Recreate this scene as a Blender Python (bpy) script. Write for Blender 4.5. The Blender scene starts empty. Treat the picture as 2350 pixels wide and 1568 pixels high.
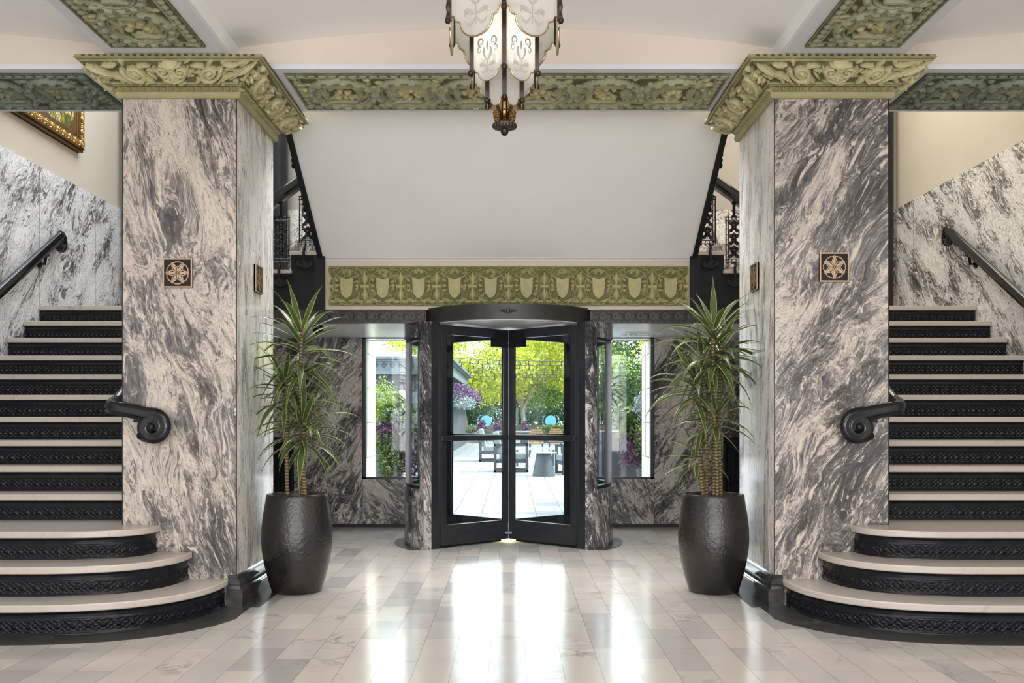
import bpy, bmesh, math, random
import numpy as np
from mathutils import Vector, Matrix

SC = bpy.context.scene
COL = SC.collection
PI = math.pi
random.seed(7)

# ------------------------------------------------------------------ camera, world, sun, lights, exposure
CAMX, CAMZ, FPX = 0.042, 1.22, 2249.0
cam = bpy.data.cameras.new('camera')
cam.sensor_width = 36.0
cam.lens = 36.0 * FPX / 2350.0
cam.shift_y = 173.0 / 2350.0
cam.clip_start, cam.clip_end = 0.05, 300
camo = bpy.data.objects.new('camera', cam)
camo.location = (CAMX, 0, CAMZ)
camo.rotation_euler = (PI / 2, 0, 0)
COL.objects.link(camo)
SC.camera = camo
SC.view_settings.view_transform = 'Standard'
SC.view_settings.look = 'None'
SC.view_settings.exposure = 0.15
SC.view_settings.gamma = 1.0
SC.view_settings.use_curve_mapping = False
SC.cycles.max_bounces = 7
SC.cycles.diffuse_bounces = 4
SC.cycles.glossy_bounces = 4
SC.cycles.transmission_bounces = 6
SC.cycles.transparent_max_bounces = 14
SC.cycles.sample_clamp_indirect = 6.0
SC.cycles.caustics_reflective = False
SC.cycles.caustics_refractive = False

W = bpy.data.worlds.new('sky')
SC.world = W
W.use_nodes = True
nt = W.node_tree
bg = nt.nodes['Background']
bg.inputs['Color'].default_value = (0.86, 0.94, 1.0, 1)
bg.inputs['Strength'].default_value = 5.0

def sun(name, strength, rot, color):
    l = bpy.data.lights.new(name, 'SUN')
    l.energy = strength; l.color = color; l.angle = math.radians(1.0)
    o = bpy.data.objects.new(name, l); o.rotation_euler = rot; COL.objects.link(o)
sun('sun', 12.0, (math.radians(-7), math.radians(42), 0), (1.0, 0.95, 0.84))

def area(name, loc, rot, sx, sy, power, color):
    l = bpy.data.lights.new(name, 'AREA')
    l.shape = 'RECTANGLE'; l.size = sx; l.size_y = sy; l.energy = power; l.color = color
    o = bpy.data.objects.new(name, l); o.location = loc; o.rotation_euler = rot; COL.objects.link(o)
    return o
area('lobby_fill', (0, 2.3, 3.42), (0, 0, 0), 3.2, 2.6, 100, (1.0, 0.975, 0.95))  # unseen fill light added under the ceiling to brighten the lobby floor
area('lobby_fill_rear', (0, -1.5, 3.40), (0, 0, 0), 9.0, 4.0, 60, (1.0, 0.975, 0.95))  # second added fill, out of view above and behind the camera
area('pillar_front_fill', (0, -4.7, 1.6), (PI / 2, 0, 0), 9.0, 2.6, 480, (0.985, 0.985, 1.0))  # added fill aimed at the pillar fronts; the rear wall has no window
soffit_fill = area('soffit_fill_light', (0, 7.45, 3.52), (0, 0, 0), 3.2, 0.16, 66, (0.98, 0.985, 1.0)); soffit_fill.data.spread = math.radians(104)  # hidden fill added behind the cross beam to lift soffit and entrance floor
area('stairwell_fill_left', (-3.1, 9.3, 5.9), (0, 0, 0), 2.0, 3.0, 135, (0.84, 0.91, 1.0))  # unseen cool fill added above the left flight
area('stairwell_fill_right', (3.1, 9.3, 5.9), (0, 0, 0), 2.0, 3.0, 115, (1.0, 0.95, 0.86))  # unseen warm fill added above the right flight

# ------------------------------------------------------------------ node helpers
def new_mat(name):
    m = bpy.data.materials.new(name); m.use_nodes = True
    t = m.node_tree; b = t.nodes['Principled BSDF']
    return m, t, b
def N(t, typ, **kw):
    n = t.nodes.new(typ)
    for k, v in kw.items():
        if hasattr(n, k): setattr(n, k, v)
        else: n.inputs[k].default_value = v
    return n
def L(t, a, b): t.links.new(a, b)
def ramp(t, fac, stops, interp='LINEAR'):
    r = t.nodes.new('ShaderNodeValToRGB'); r.color_ramp.interpolation = interp
    e = r.color_ramp.elements
    while len(e) < len(stops): e.new(0.5)
    for i, (p, c) in enumerate(stops):
        e[i].position = p; e[i].color = (c[0], c[1], c[2], 1) if not isinstance(c, float) else (c, c, c, 1)
    L(t, fac, r.inputs['Fac']); return r
def math_n(t, op, a, b=None, c=None, clamp=False):
    n = t.nodes.new('ShaderNodeMath'); n.operation = op; n.use_clamp = clamp
    for i, v in enumerate((a, b, c)):
        if v is None: continue
        if isinstance(v, (int, float)): n.inputs[i].default_value = v
        else: L(t, v, n.inputs[i])
    return n.outputs[0]
def mixc(t, fac, a, b):
    n = t.nodes.new('ShaderNodeMix'); n.data_type = 'RGBA'
    if isinstance(fac, (int, float)): n.inputs[0].default_value = fac
    else: L(t, fac, n.inputs[0])
    for v, i in ((a, 6), (b, 7)):
        if isinstance(v, tuple): n.inputs[i].default_value = (*v[:3], 1)
        else: L(t, v, n.inputs[i])
    return n.outputs[2]
def bump(t, b, h, strength=0.3, dist=0.01):
    n = t.nodes.new('ShaderNodeBump'); n.inputs['Strength'].default_value = strength; n.inputs['Distance'].default_value = dist
    L(t, h, n.inputs['Height']); L(t, n.outputs[0], b.inputs['Normal']); return n
def srgb(r, g, b):
    f = lambda c: (c / 255 / 12.92) if c / 255 <= 0.04045 else ((c / 255 + 0.055) / 1.055) ** 2.4
    return (f(r), f(g), f(b))

def plain(name, col, rough=0.5, metal=0.0, noise=0.0, nscale=8.0, bmp=0.0, bscale=60.0, spec=0.5, coat=0.0):
    m, t, b = new_mat(name)
    b.inputs['Roughness'].default_value = rough; b.inputs['Metallic'].default_value = metal
    b.inputs['Specular IOR Level'].default_value = spec
    b.inputs['Coat Weight'].default_value = coat
    g = N(t, 'ShaderNodeNewGeometry')
    n = N(t, 'ShaderNodeTexNoise', Scale=nscale, Detail=4.0); L(t, g.outputs['Position'], n.inputs['Vector'])
    lo = tuple(max(0, c * (1 - noise)) for c in col); hi = tuple(min(1, c * (1 + noise)) for c in col)
    r = ramp(t, n.outputs['Fac'], [(0.3, lo), (0.7, hi)]); L(t, r.outputs[0], b.inputs['Base Color'])
    if bmp > 0:
        n2 = N(t, 'ShaderNodeTexNoise', Scale=bscale, Detail=3.0); L(t, g.outputs['Position'], n2.inputs['Vector'])
        bump(t, b, n2.outputs['Fac'], bmp, 0.004)
    return m

def marble(name, rot=(0, 0, 0), scale=(1, 1, 1), off=(0, 0, 0), base=srgb(222, 212, 201), mid=srgb(128, 123, 120), dark=srgb(58, 57, 58),
           patch=0.5, warp=0.55, fine=1.0, rough=0.13, freq=2.2, joints=None, spec=0.5):
    """flowing grey-veined marble: domain-warped noise in stretched, turned coordinates"""
    m, t, b = new_mat(name)
    g = N(t, 'ShaderNodeNewGeometry')
    mp = N(t, 'ShaderNodeMapping', vector_type='TEXTURE'); mp.inputs['Rotation'].default_value = rot; mp.inputs['Location'].default_value = off
    L(t, g.outputs['Position'], mp.inputs['Vector'])
    sc = N(t, 'ShaderNodeVectorMath', operation='MULTIPLY'); L(t, mp.outputs[0], sc.inputs[0]); sc.inputs[1].default_value = scale
    def warpstep(vec, s, amp, det):
        n = N(t, 'ShaderNodeTexNoise', Scale=s, Detail=det, Roughness=0.55); L(t, vec, n.inputs['Vector'])
        sb = N(t, 'ShaderNodeVectorMath', operation='SUBTRACT'); L(t, n.outputs['Color'], sb.inputs[0]); sb.inputs[1].default_value = (.5, .5, .5)
        ml = N(t, 'ShaderNodeVectorMath', operation='SCALE'); L(t, sb.outputs[0], ml.inputs[0]); ml.inputs['Scale'].default_value = amp
        ad = N(t, 'ShaderNodeVectorMath', operation='ADD'); L(t, vec, ad.inputs[0]); L(t, ml.outputs[0], ad.inputs[1])
        return ad.outputs[0]
    v1 = warpstep(sc.outputs[0], 1.1, warp * 1.6, 2.0)
    v2 = warpstep(v1, 4.5, warp * 0.45, 3.0)
    v3 = warpstep(v2, 16.0, warp * 0.09, 2.0)
    big = N(t, 'ShaderNodeTexNoise', Scale=freq * .55, Detail=4.0, Roughness=0.55); L(t, v2, big.inputs['Vector'])
    an = N(t, 'ShaderNodeVectorMath', operation='MULTIPLY'); L(t, v3, an.inputs[0]); an.inputs[1].default_value = (1.5, 1.5, .62)
    fin = N(t, 'ShaderNodeTexNoise', Scale=freq * 3.0, Detail=13.0, Roughness=0.70); L(t, an.outputs[0], fin.inputs['Vector'])
    thr = N(t, 'ShaderNodeTexNoise', Scale=freq * 8.0, Detail=6.0, Roughness=0.7); L(t, an.outputs[0], thr.inputs['Vector'])
    # threads gather where the slow noise is high
    q = math_n(t, 'MULTIPLY_ADD', math_n(t, 'SUBTRACT', big.outputs['Fac'], 0.5), 0.62, math_n(t, 'ADD', fin.outputs['Fac'], 0.52 - patch))
    q = math_n(t, 'MULTIPLY_ADD', math_n(t, 'SUBTRACT', thr.outputs['Fac'], 0.5), 0.48 * fine, q)
    body = ramp(t, q, [(0.0, 0.0), (0.455, 0.02), (0.505, 0.34), (0.555, 0.62), (0.66, 0.9), (0.74, 1.0)]).outputs[0]
    rid = math_n(t, 'ABSOLUTE', math_n(t, 'SUBTRACT', fin.outputs['Fac'], 0.46))
    veins = ramp(t, rid, [(0.0, 0.55), (0.010, 0.42), (0.035, 0.10), (0.07, 0.0)]).outputs[0]
    tot = math_n(t, 'ADD', body, math_n(t, 'MULTIPLY', veins, 0.7 * fine), clamp=True)
    r = ramp(t, tot, [(0.0, base), (0.06, base), (0.5, mid), (0.95, dark)])
    col = r.outputs[0]
    if joints:      # slab joints: (axis index, spacing, offset) pairs
        sx = N(t, 'ShaderNodeSeparateXYZ'); L(t, g.outputs['Position'], sx.inputs[0])
        for ax, sp, of in joints:
            q = math_n(t, 'MODULO', math_n(t, 'ADD', sx.outputs[ax], 100 * sp - of), sp)
            ln = math_n(t, 'LESS_THAN', q, 0.006)
            col = mixc(t, ln, col, srgb(70, 66, 62))
    L(t, col, b.inputs['Base Color'])
    b.inputs['Roughness'].default_value = rough; b.inputs['Specular IOR Level'].default_value = spec
    return m

def rotd(x, y, z): return (math.radians(x), math.radians(y), math.radians(z))

M = {}
M['white'] = plain('white_plaster', srgb(246, 245, 243), 0.75, noise=0.015, nscale=3, bmp=0.05)
M['white_trim'] = plain('white_trim_paint', srgb(214, 215, 220), 0.45, noise=0.01)
M['cream'] = plain('cream_plaster', srgb(216, 206, 191), 0.75, noise=0.03, nscale=2, bmp=0.05)
M['beige'] = plain('beige_wall_paint', srgb(196, 186, 168), 0.8, noise=0.03, nscale=2, bmp=0.08, bscale=40)
M['landing_shaded'] = plain('shaded_beige_paint', srgb(168, 162, 150), 0.8, noise=0.03, nscale=2)  # wall beige made greyer: shade on the landing wall put into the colour
M['grey_soffit'] = plain('pale_soffit_paint', srgb(234, 234, 234), 0.3, noise=0.02)
M['iron'] = plain('black_painted_iron', (0.009, 0.010, 0.013), 0.20, spec=0.16, noise=0.25, nscale=20, bmp=0.08, bscale=90)
M['bronze_black'] = plain('brown_black_bronze', (0.030, 0.028, 0.025), .42, metal=.2, noise=.25, nscale=14)
M['iron_gloss'] = plain('gloss_black_iron', (0.007, 0.008, 0.010), 0.07, noise=0.25, nscale=20, bmp=0.02, bscale=60, spec=0.35)
M['iron_matte'] = plain('dark_painted_iron', (0.013, 0.014, 0.016), 0.5, spec=0.2, noise=0.2, nscale=12, bmp=0.1, bscale=70)
M['door_metal'] = plain('dark_bronze_door_metal', (0.060, 0.064, 0.071), 0.25, metal=0.75, noise=0.15, nscale=20)
M['bronze_dark'] = plain('plaque_dark_bronze', (0.010, 0.009, 0.007), 0.4, spec=0.2, noise=0.2)
M['bronze'] = plain('plaque_bronze', srgb(166, 142, 118), 0.35, metal=0.75, noise=0.1, nscale=30)
M['brass'] = plain('aged_brass', srgb(150, 112, 58), 0.28, metal=0.95, noise=0.25, nscale=25)
M['brass_dark'] = plain('dark_patinated_brass', srgb(44, 37, 29), 0.34, metal=0.7, noise=0.3, nscale=25)
M['curtain'] = plain('charcoal_velvet', (0.020, 0.019, 0.020), 0.85, noise=0.2)
M['moss'] = plain('green_moss', srgb(88, 108, 48), 0.9, noise=0.5, nscale=60, bmp=0.6, bscale=120)
M['soil'] = plain('dark_soil', srgb(38, 30, 26), 0.95, noise=0.4, nscale=60, bmp=0.5, bscale=120)
M['bulb'] = plain('bulb_glass', (0.9, 0.9, 0.85), 0.2)

M['pillar_front_left'] = marble('marble_pillar_front_left', rotd(0, -12, 0), (1.9, 1.5, .75), (3, 1, 2), patch=0.525, freq=3.7, base=srgb(200, 189, 177))
M['pillar_front_right'] = marble('marble_pillar_front_right', rotd(0, 32, 0), (2.1, 1.5, .85), (7, 4, 5), patch=0.49, freq=3.4, base=srgb(200, 189, 177))
M['pillar_side'] = marble('marble_pillar_side', rotd(4, 0, 0), (1.5, 3.4, .8), (1, 3, 8), patch=0.56, freq=4.4, warp=0.6, base=srgb(242, 238, 231), dark=srgb(104, 105, 109), mid=srgb(182, 181, 179), rough=0.10, spec=0.9)
M['wainscot_left'] = marble('marble_wainscot_left', rotd(-40, 0, 0), (1.6, 1.9, .9), (2, 5, 1), patch=0.59, freq=3.6, base=srgb(236, 236, 236), joints=[(1, 1.25, 9.23)])
M['wainscot_right'] = marble('marble_wainscot_right', rotd(-48, 0, 0), (1.6, 2.1, .9), (9, 2, 4), patch=0.56, freq=3.6, base=srgb(234, 232, 226), joints=[(1, 1.25, 9.41)])
M['wainscot_back'] = marble('marble_wainscot_back', rotd(0, 20, 0), (1.4, 1.5, 1.0), (4, 2, 7), patch=0.54, freq=3.0, base=srgb(226, 222, 216), joints=[(0, .35, .06)])
M['back_wall'] = marble('marble_back_wall', rotd(0, 32, 0), (2.0, 1.5, .9), (5, 5, 5), patch=0.50, freq=3.4, base=srgb(214, 206, 198), dark=srgb(44, 44, 50), rough=0.16)
M['back_sill'] = marble('marble_under_window', rotd(0, -38, 0), (2.1, 1.5, .95), (8, 1, 2), patch=0.53, freq=3.2, base=srgb(214, 206, 198), dark=srgb(44, 44, 50), rough=0.16)
M['drum'] = marble('marble_drum', rotd(10, -24, 0), (2.2, 2.2, .7), (2, 7, 3), patch=0.47, freq=3.2, base=srgb(204, 197, 192), dark=srgb(46, 46, 50), mid=srgb(116, 113, 114), rough=0.12)
M['dark_stone'] = marble('dark_green_black_marble', rotd(0, 0, 20), (1.5, 1.5, 1.5), (2, 2, 2), base=srgb(62, 62, 58), mid=srgb(44, 44, 42), dark=srgb(92, 90, 84), patch=0.6, freq=2.5, rough=0.3, spec=.3)
M['tread'] = marble('white_tread_marble', rotd(0, 0, 25), (1.0, 1.0, 1.0), (5, 3, 1), base=srgb(186, 178, 168), mid=srgb(166, 159, 152), dark=srgb(120, 112, 106), patch=0.66, freq=1.4, fine=0.5, rough=0.28)

def floor_mat():
    m, t, b = new_mat('polished_marble_tiles')
    g = N(t, 'ShaderNodeNewGeometry')
    mp = N(t, 'ShaderNodeMapping', vector_type='POINT'); mp.inputs['Rotation'].default_value = (0, 0, PI / 2)
    mp.inputs['Location'].default_value = (0.10, 0.07, 0)
    L(t, g.outputs['Position'], mp.inputs['Vector'])
    br = N(t, 'ShaderNodeTexBrick', offset=0.5, squash=1.0)
    br.inputs['Scale'].default_value = 1.0; br.inputs['Brick Width'].default_value = 0.46; br.inputs['Row Height'].default_value = 0.18
    br.inputs['Mortar Size'].default_value = 0.0011; br.inputs['Mortar Smooth'].default_value = 0.0; br.inputs['Bias'].default_value = 0.0
    br.inputs['Color1'].default_value = (0, 0, 0, 1); br.inputs['Color2'].default_value = (1, 1, 1, 1); br.inputs['Mortar'].default_value = (0.5, .5, .5, 1)
    L(t, mp.outputs[0], br.inputs['Vector'])
    tone = ramp(t, br.outputs['Color'], [(0.0, srgb(194, 186, 176)), (0.55, srgb(187, 180, 172)), (0.8, srgb(180, 174, 169)), (1.0, srgb(160, 156, 153))]).outputs[0]
    # veins, shifted per tile
    of = N(t, 'ShaderNodeVectorMath', operation='SCALE'); L(t, br.outputs['Color'], of.inputs[0]); of.inputs['Scale'].default_value = 13.0
    ad = N(t, 'ShaderNodeVectorMath', operation='ADD'); L(t, g.outputs['Position'], ad.inputs[0]); L(t, of.outputs[0], ad.inputs[1])
    n = N(t, 'ShaderNodeTexNoise', Scale=3.2, Detail=7.0, Roughness=0.62, Distortion=0.8); L(t, ad.outputs[0], n.inputs['Vector'])
    n2 = N(t, 'ShaderNodeTexNoise', Scale=1.7, Detail=2.0); L(t, ad.outputs[0], n2.inputs['Vector'])
    rid = math_n(t, 'ABSOLUTE', math_n(t, 'SUBTRACT', n.outputs['Fac'], 0.5))
    vein = math_n(t, 'MULTIPLY', ramp(t, rid, [(0.0, 1.0), (0.012, 0.5), (0.04, 0.0)]).outputs[0], ramp(t, n2.outputs['Fac'], [(0.54, 0.0), (0.68, 0.75)]).outputs[0])
    smear = math_n(t, 'MULTIPLY', ramp(t, n.outputs['Fac'], [(0.58, 0.0), (0.8, 0.3)]).outputs[0], 1.0)
    c = mixc(t, smear, tone, srgb(176, 172, 168))
    c = mixc(t, vein, c, srgb(120, 115, 112))
    c = mixc(t, br.outputs['Fac'], c, srgb(112, 106, 100))
    L(t, c, b.inputs['Base Color'])
    rn = N(t, 'ShaderNodeTexNoise', Scale=6.0, Detail=3.0); L(t, g.outputs['Position'], rn.inputs['Vector'])
    rr = ramp(t, rn.outputs['Fac'], [(0.3, 0.13), (0.7, 0.20)]); L(t, rr.outputs[0], b.inputs['Roughness'])
    wv = N(t, 'ShaderNodeTexNoise', Scale=2.5, Detail=1.0); L(t, g.outputs['Position'], wv.inputs['Vector'])
    bump(t, b, wv.outputs['Fac'], 0.05, 0.02)
    b.inputs['Specular IOR Level'].default_value = 0.62
    return m
M['floor'] = floor_mat()

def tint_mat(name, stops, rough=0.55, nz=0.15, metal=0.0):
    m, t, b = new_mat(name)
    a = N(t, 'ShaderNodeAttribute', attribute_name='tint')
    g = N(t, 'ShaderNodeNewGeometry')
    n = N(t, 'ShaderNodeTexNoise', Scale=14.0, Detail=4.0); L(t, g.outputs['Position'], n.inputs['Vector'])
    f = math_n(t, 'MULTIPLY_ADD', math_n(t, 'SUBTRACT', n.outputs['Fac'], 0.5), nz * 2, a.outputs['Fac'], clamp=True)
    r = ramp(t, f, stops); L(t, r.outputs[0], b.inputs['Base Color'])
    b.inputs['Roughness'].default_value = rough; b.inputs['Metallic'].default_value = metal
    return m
# tints: 0 ground, .5 bands and leaves, 1 fruit / scrolls
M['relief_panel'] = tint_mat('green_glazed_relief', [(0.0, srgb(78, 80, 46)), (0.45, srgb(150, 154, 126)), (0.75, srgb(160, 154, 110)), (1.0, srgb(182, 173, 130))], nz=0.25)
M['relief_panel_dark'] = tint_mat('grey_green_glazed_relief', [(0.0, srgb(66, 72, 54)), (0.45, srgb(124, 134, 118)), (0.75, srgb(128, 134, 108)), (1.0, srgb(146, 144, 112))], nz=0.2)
M['capital'] = tint_mat('olive_glazed_capital', [(0.0, srgb(92, 92, 60)), (0.40, srgb(164, 161, 120)), (0.75, srgb(182, 177, 134)), (1.0, srgb(200, 193, 154))], nz=0.25)  # olive glaze, with the ground tone darkened to paint in recess shade
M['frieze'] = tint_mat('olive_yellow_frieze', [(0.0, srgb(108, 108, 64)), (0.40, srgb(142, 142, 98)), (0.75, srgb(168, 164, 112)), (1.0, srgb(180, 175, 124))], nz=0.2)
M['gilt'] = tint_mat('gilded_frame', [(0.0, srgb(92, 66, 34)), (0.5, srgb(170, 126, 66)), (1.0, srgb(214, 176, 110))], rough=0.32, metal=0.85)

def leaf_mat(name, c_in, c_edge, rough=0.35, transl=0.25, nz=0.12):
    m, t, b = new_mat(name)
    a = N(t, 'ShaderNodeAttribute', attribute_name='tint')
    g = N(t, 'ShaderNodeNewGeometry')
    n = N(t, 'ShaderNodeTexNoise', Scale=25.0, Detail=2.0); L(t, g.outputs['Position'], n.inputs['Vector'])
    f = math_n(t, 'MULTIPLY_ADD', math_n(t, 'SUBTRACT', n.outputs['Fac'], 0.5), nz * 2, a.outputs['Fac'], clamp=True)
    r = ramp(t, f, [(0.25, c_in), (0.7, c_edge)])
    L(t, r.outputs[0], b.inputs['Base Color']); b.inputs['Roughness'].default_value = rough
    tr = N(t, 'ShaderNodeBsdfTranslucent'); L(t, r.outputs[0], tr.inputs['Color'])
    mx = N(t, 'ShaderNodeMixShader'); mx.inputs[0].default_value = transl
    L(t, b.outputs[0], mx.inputs[1]); L(t, tr.outputs[0], mx.inputs[2])
    L(t, mx.outputs[0], t.nodes['Material Output'].inputs['Surface'])
    return m
M['dracaena'] = leaf_mat('variegated_dracaena_leaf', srgb(70, 88, 48), srgb(184, 188, 112), 0.3, nz=.06)
M['tree_yellow'] = leaf_mat('sunlit_yellow_green_leaf', srgb(150, 168, 48), srgb(226, 222, 92), 0.5, 0.5)
M['tree_green'] = leaf_mat('mid_green_leaf', srgb(86, 118, 52), srgb(160, 182, 84), 0.5, 0.45)
M['tree_dark'] = leaf_mat('dark_green_leaf', srgb(34, 62, 30), srgb(70, 104, 50), 0.5, 0.3)
M['shrub'] = leaf_mat('shrub_green_leaf', srgb(46, 76, 34), srgb(104, 132, 64), 0.45, 0.3)
M['silver'] = leaf_mat('silver_leaf', srgb(110, 124, 128), srgb(160, 172, 176), 0.6, 0.2)
M['purple'] = leaf_mat('purple_leaf', srgb(62, 42, 70), srgb(118, 82, 118), 0.45, 0.25)
M['variegated'] = leaf_mat('cream_edged_leaf', srgb(58, 88, 42), srgb(150, 162, 104), 0.45, 0.3)

def glass_mat(name, tint=(0.93, 0.96, 0.96), refl=1.0):
    m, t, b = new_mat(name)
    t.nodes.remove(b)
    tr = N(t, 'ShaderNodeBsdfTransparent'); tr.inputs['Color'].default_value = (*tint, 1)
    gl = N(t, 'ShaderNodeBsdfGlossy'); gl.inputs['Roughness'].default_value = 0.02
    fr = N(t, 'ShaderNodeFresnel'); gm = N(t, 'ShaderNodeNewGeometry')
    L(t, math_n(t, 'MULTIPLY_ADD', gm.outputs['Backfacing'], 1 / 1.45 - 1.45, 1.45), fr.inputs['IOR'])
    f = math_n(t, 'MULTIPLY', fr.outputs[0], refl)
    mx = N(t, 'ShaderNodeMixShader'); L(t, f, mx.inputs[0]); L(t, tr.outputs[0], mx.inputs[1]); L(t, gl.outputs[0], mx.inputs[2])
    L(t, mx.outputs[0], t.nodes['Material Output'].inputs['Surface'])
    return m
M['glass'] = glass_mat('clear_glass')
M['glass_rail'] = glass_mat('railing_glass', (0.86, 0.95, 0.95))
def frosted():
    m, t, b = new_mat('frosted_etched_glass')
    b.inputs['Base Color'].default_value = (*srgb(205, 204, 200), 1); b.inputs['Roughness'].default_value = 0.35
    tr = N(t, 'ShaderNodeBsdfTranslucent'); tr.inputs['Color'].default_value = (0.60, 0.59, 0.565, 1)
    tp = N(t, 'ShaderNodeBsdfTransparent'); tp.inputs['Color'].default_value = (0.95, 0.95, 0.93, 1)
    m1 = N(t, 'ShaderNodeMixShader'); m1.inputs[0].default_value = 0.6; L(t, b.outputs[0], m1.inputs[1]); L(t, tr.outputs[0], m1.inputs[2])
    m2 = N(t, 'ShaderNodeMixShader'); m2.inputs[0].default_value = 0.3; L(t, m1.outputs[0], m2.inputs[1]); L(t, tp.outputs[0], m2.inputs[2])
    L(t, m2.outputs[0], t.nodes['Material Output'].inputs['Surface'])
    return m
M['frosted'] = frosted()
M['etch'] = plain('etched_grey_motif', srgb(150, 147, 140), 0.4)
M['rim'] = plain('thin_nickel_brass_rim', srgb(150, 132, 98), .3, metal=.85, noise=.15, nscale=30)
def emit(name, col, s):
    m, t, b = new_mat(name)
    b.inputs['Base Color'].default_value = (*col, 1); b.inputs['Emission Color'].default_value = (*col, 1); b.inputs['Emission Strength'].default_value = s
    return m
M['lit_bulb'] = emit('lit_bulb', (1.0, 0.90, 0.74), 12.0)

def pot_mat():
    m, t, b = new_mat('glazed_brown_pot')
    g = N(t, 'ShaderNodeNewGeometry')
    n = N(t, 'ShaderNodeTexNoise', Scale=5.0, Detail=5.0); L(t, g.outputs['Position'], n.inputs['Vector'])
    r = ramp(t, n.outputs['Fac'], [(0.3, srgb(26, 24, 24)), (0.7, srgb(44, 38, 34))])
    v = N(t, 'ShaderNodeTexVoronoi', Scale=70.0); L(t, g.outputs['Position'], v.inputs['Vector'])
    sp = ramp(t, v.outputs['Distance'], [(0.07, 1.0), (0.12, 0.0)]).outputs[0]
    n3 = N(t, 'ShaderNodeTexNoise', Scale=9.0); L(t, g.outputs['Position'], n3.inputs['Vector'])
    sp = math_n(t, 'MULTIPLY', sp, ramp(t, n3.outputs['Fac'], [(0.5, 0.0), (0.65, 0.7)]).outputs[0])
    L(t, mixc(t, sp, r.outputs[0], srgb(150, 140, 130)), b.inputs['Base Color'])
    b.inputs['Roughness'].default_value = 0.26
    n2 = N(t, 'ShaderNodeTexNoise', Scale=45.0, Detail=3.0); L(t, g.outputs['Position'], n2.inputs['Vector'])
    bump(t, b, n2.outputs['Fac'], 0.6, 0.006)
    return m
M['pot'] = pot_mat()
def cane_mat():
    m, t, b = new_mat('ringed_cane_bark')
    g = N(t, 'ShaderNodeNewGeometry')
    w = N(t, 'ShaderNodeTexWave', wave_type='BANDS', bands_direction='Z'); w.inputs['Scale'].default_value = 14.0; w.inputs['Distortion'].default_value = 2.5
    L(t, g.outputs['Position'], w.inputs['Vector'])
    r = ramp(t, w.outputs['Fac'], [(0.2, srgb(70, 58, 36)), (0.6, srgb(120, 104, 66)), (1.0, srgb(142, 128, 88))]); L(t, r.outputs[0], b.inputs['Base Color'])
    b.inputs['Roughness'].default_value = 0.7; bump(t, b, w.outputs['Fac'], 0.4, 0.004)
    return m
M['cane'] = cane_mat()
def patio_mat():
    m, t, b = new_mat('pale_patio_pavers')
    g = N(t, 'ShaderNodeNewGeometry')
    br = N(t, 'ShaderNodeTexBrick', offset=0.0); br.inputs['Scale'].default_value = 1.0
    br.inputs['Brick Width'].default_value = 0.345; br.inputs['Row Height'].default_value = 0.62; br.inputs['Mortar Size'].default_value = 0.006
    br.inputs['Color1'].default_value = (*srgb(128, 132, 137), 1); br.inputs['Color2'].default_value = (*srgb(120, 124, 130), 1); br.inputs['Mortar'].default_value = (*srgb(50, 54, 60), 1)
    L(t, g.outputs['Position'], br.inputs['Vector']); L(t, br.outputs['Color'], b.inputs['Base Color']); b.inputs['Roughness'].default_value = 0.6
    return m
M['patio'] = patio_mat()
M['pier'] = plain('white_terracotta_blocks', srgb(226, 222, 208), 0.7, noise=0.06, nscale=30, bmp=0.5, bscale=28)
M['bronze_fascia'] = plain('grey_green_bronze_fascia', srgb(92, 104, 108), 0.45, noise=0.2, nscale=10)
M['dark_wall'] = plain('dark_grey_wall', srgb(58, 62, 68), 0.6, noise=0.15)
M['cream_wall'] = plain('cream_stone', srgb(216, 206, 184), 0.7, noise=0.08)
M['ext_white'] = plain('white_concrete', srgb(176, 178, 178), 0.7, noise=0.04)
M['anthracite'] = plain('anthracite_metal', srgb(58, 64, 70), 0.45, noise=0.1)
M['cushion'] = plain('grey_outdoor_fabric', srgb(120, 128, 130), 0.85, noise=0.06, nscale=30)
M['teak'] = plain('teak_slats', srgb(140, 100, 66), 0.55, noise=0.2, nscale=30)
M['trunk'] = plain('pale_tree_bark', srgb(160, 140, 116), 0.85, noise=0.25, nscale=8, bmp=0.4)
M['planter_dark'] = plain('dark_planter', srgb(66, 68, 74), 0.5, noise=0.1)
M['garden_wall'] = plain('brown_garden_wall', srgb(122, 104, 84), .7, noise=.15)
M['decal'] = plain('light_blue_decal', srgb(120, 188, 208), 0.5, noise=0.05)
M['vent'] = plain('white_vent_enamel', srgb(226, 228, 230), 0.4, noise=0.01)
M['wire'] = plain('black_wire', (0.02, 0.02, 0.02), 0.5)

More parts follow.
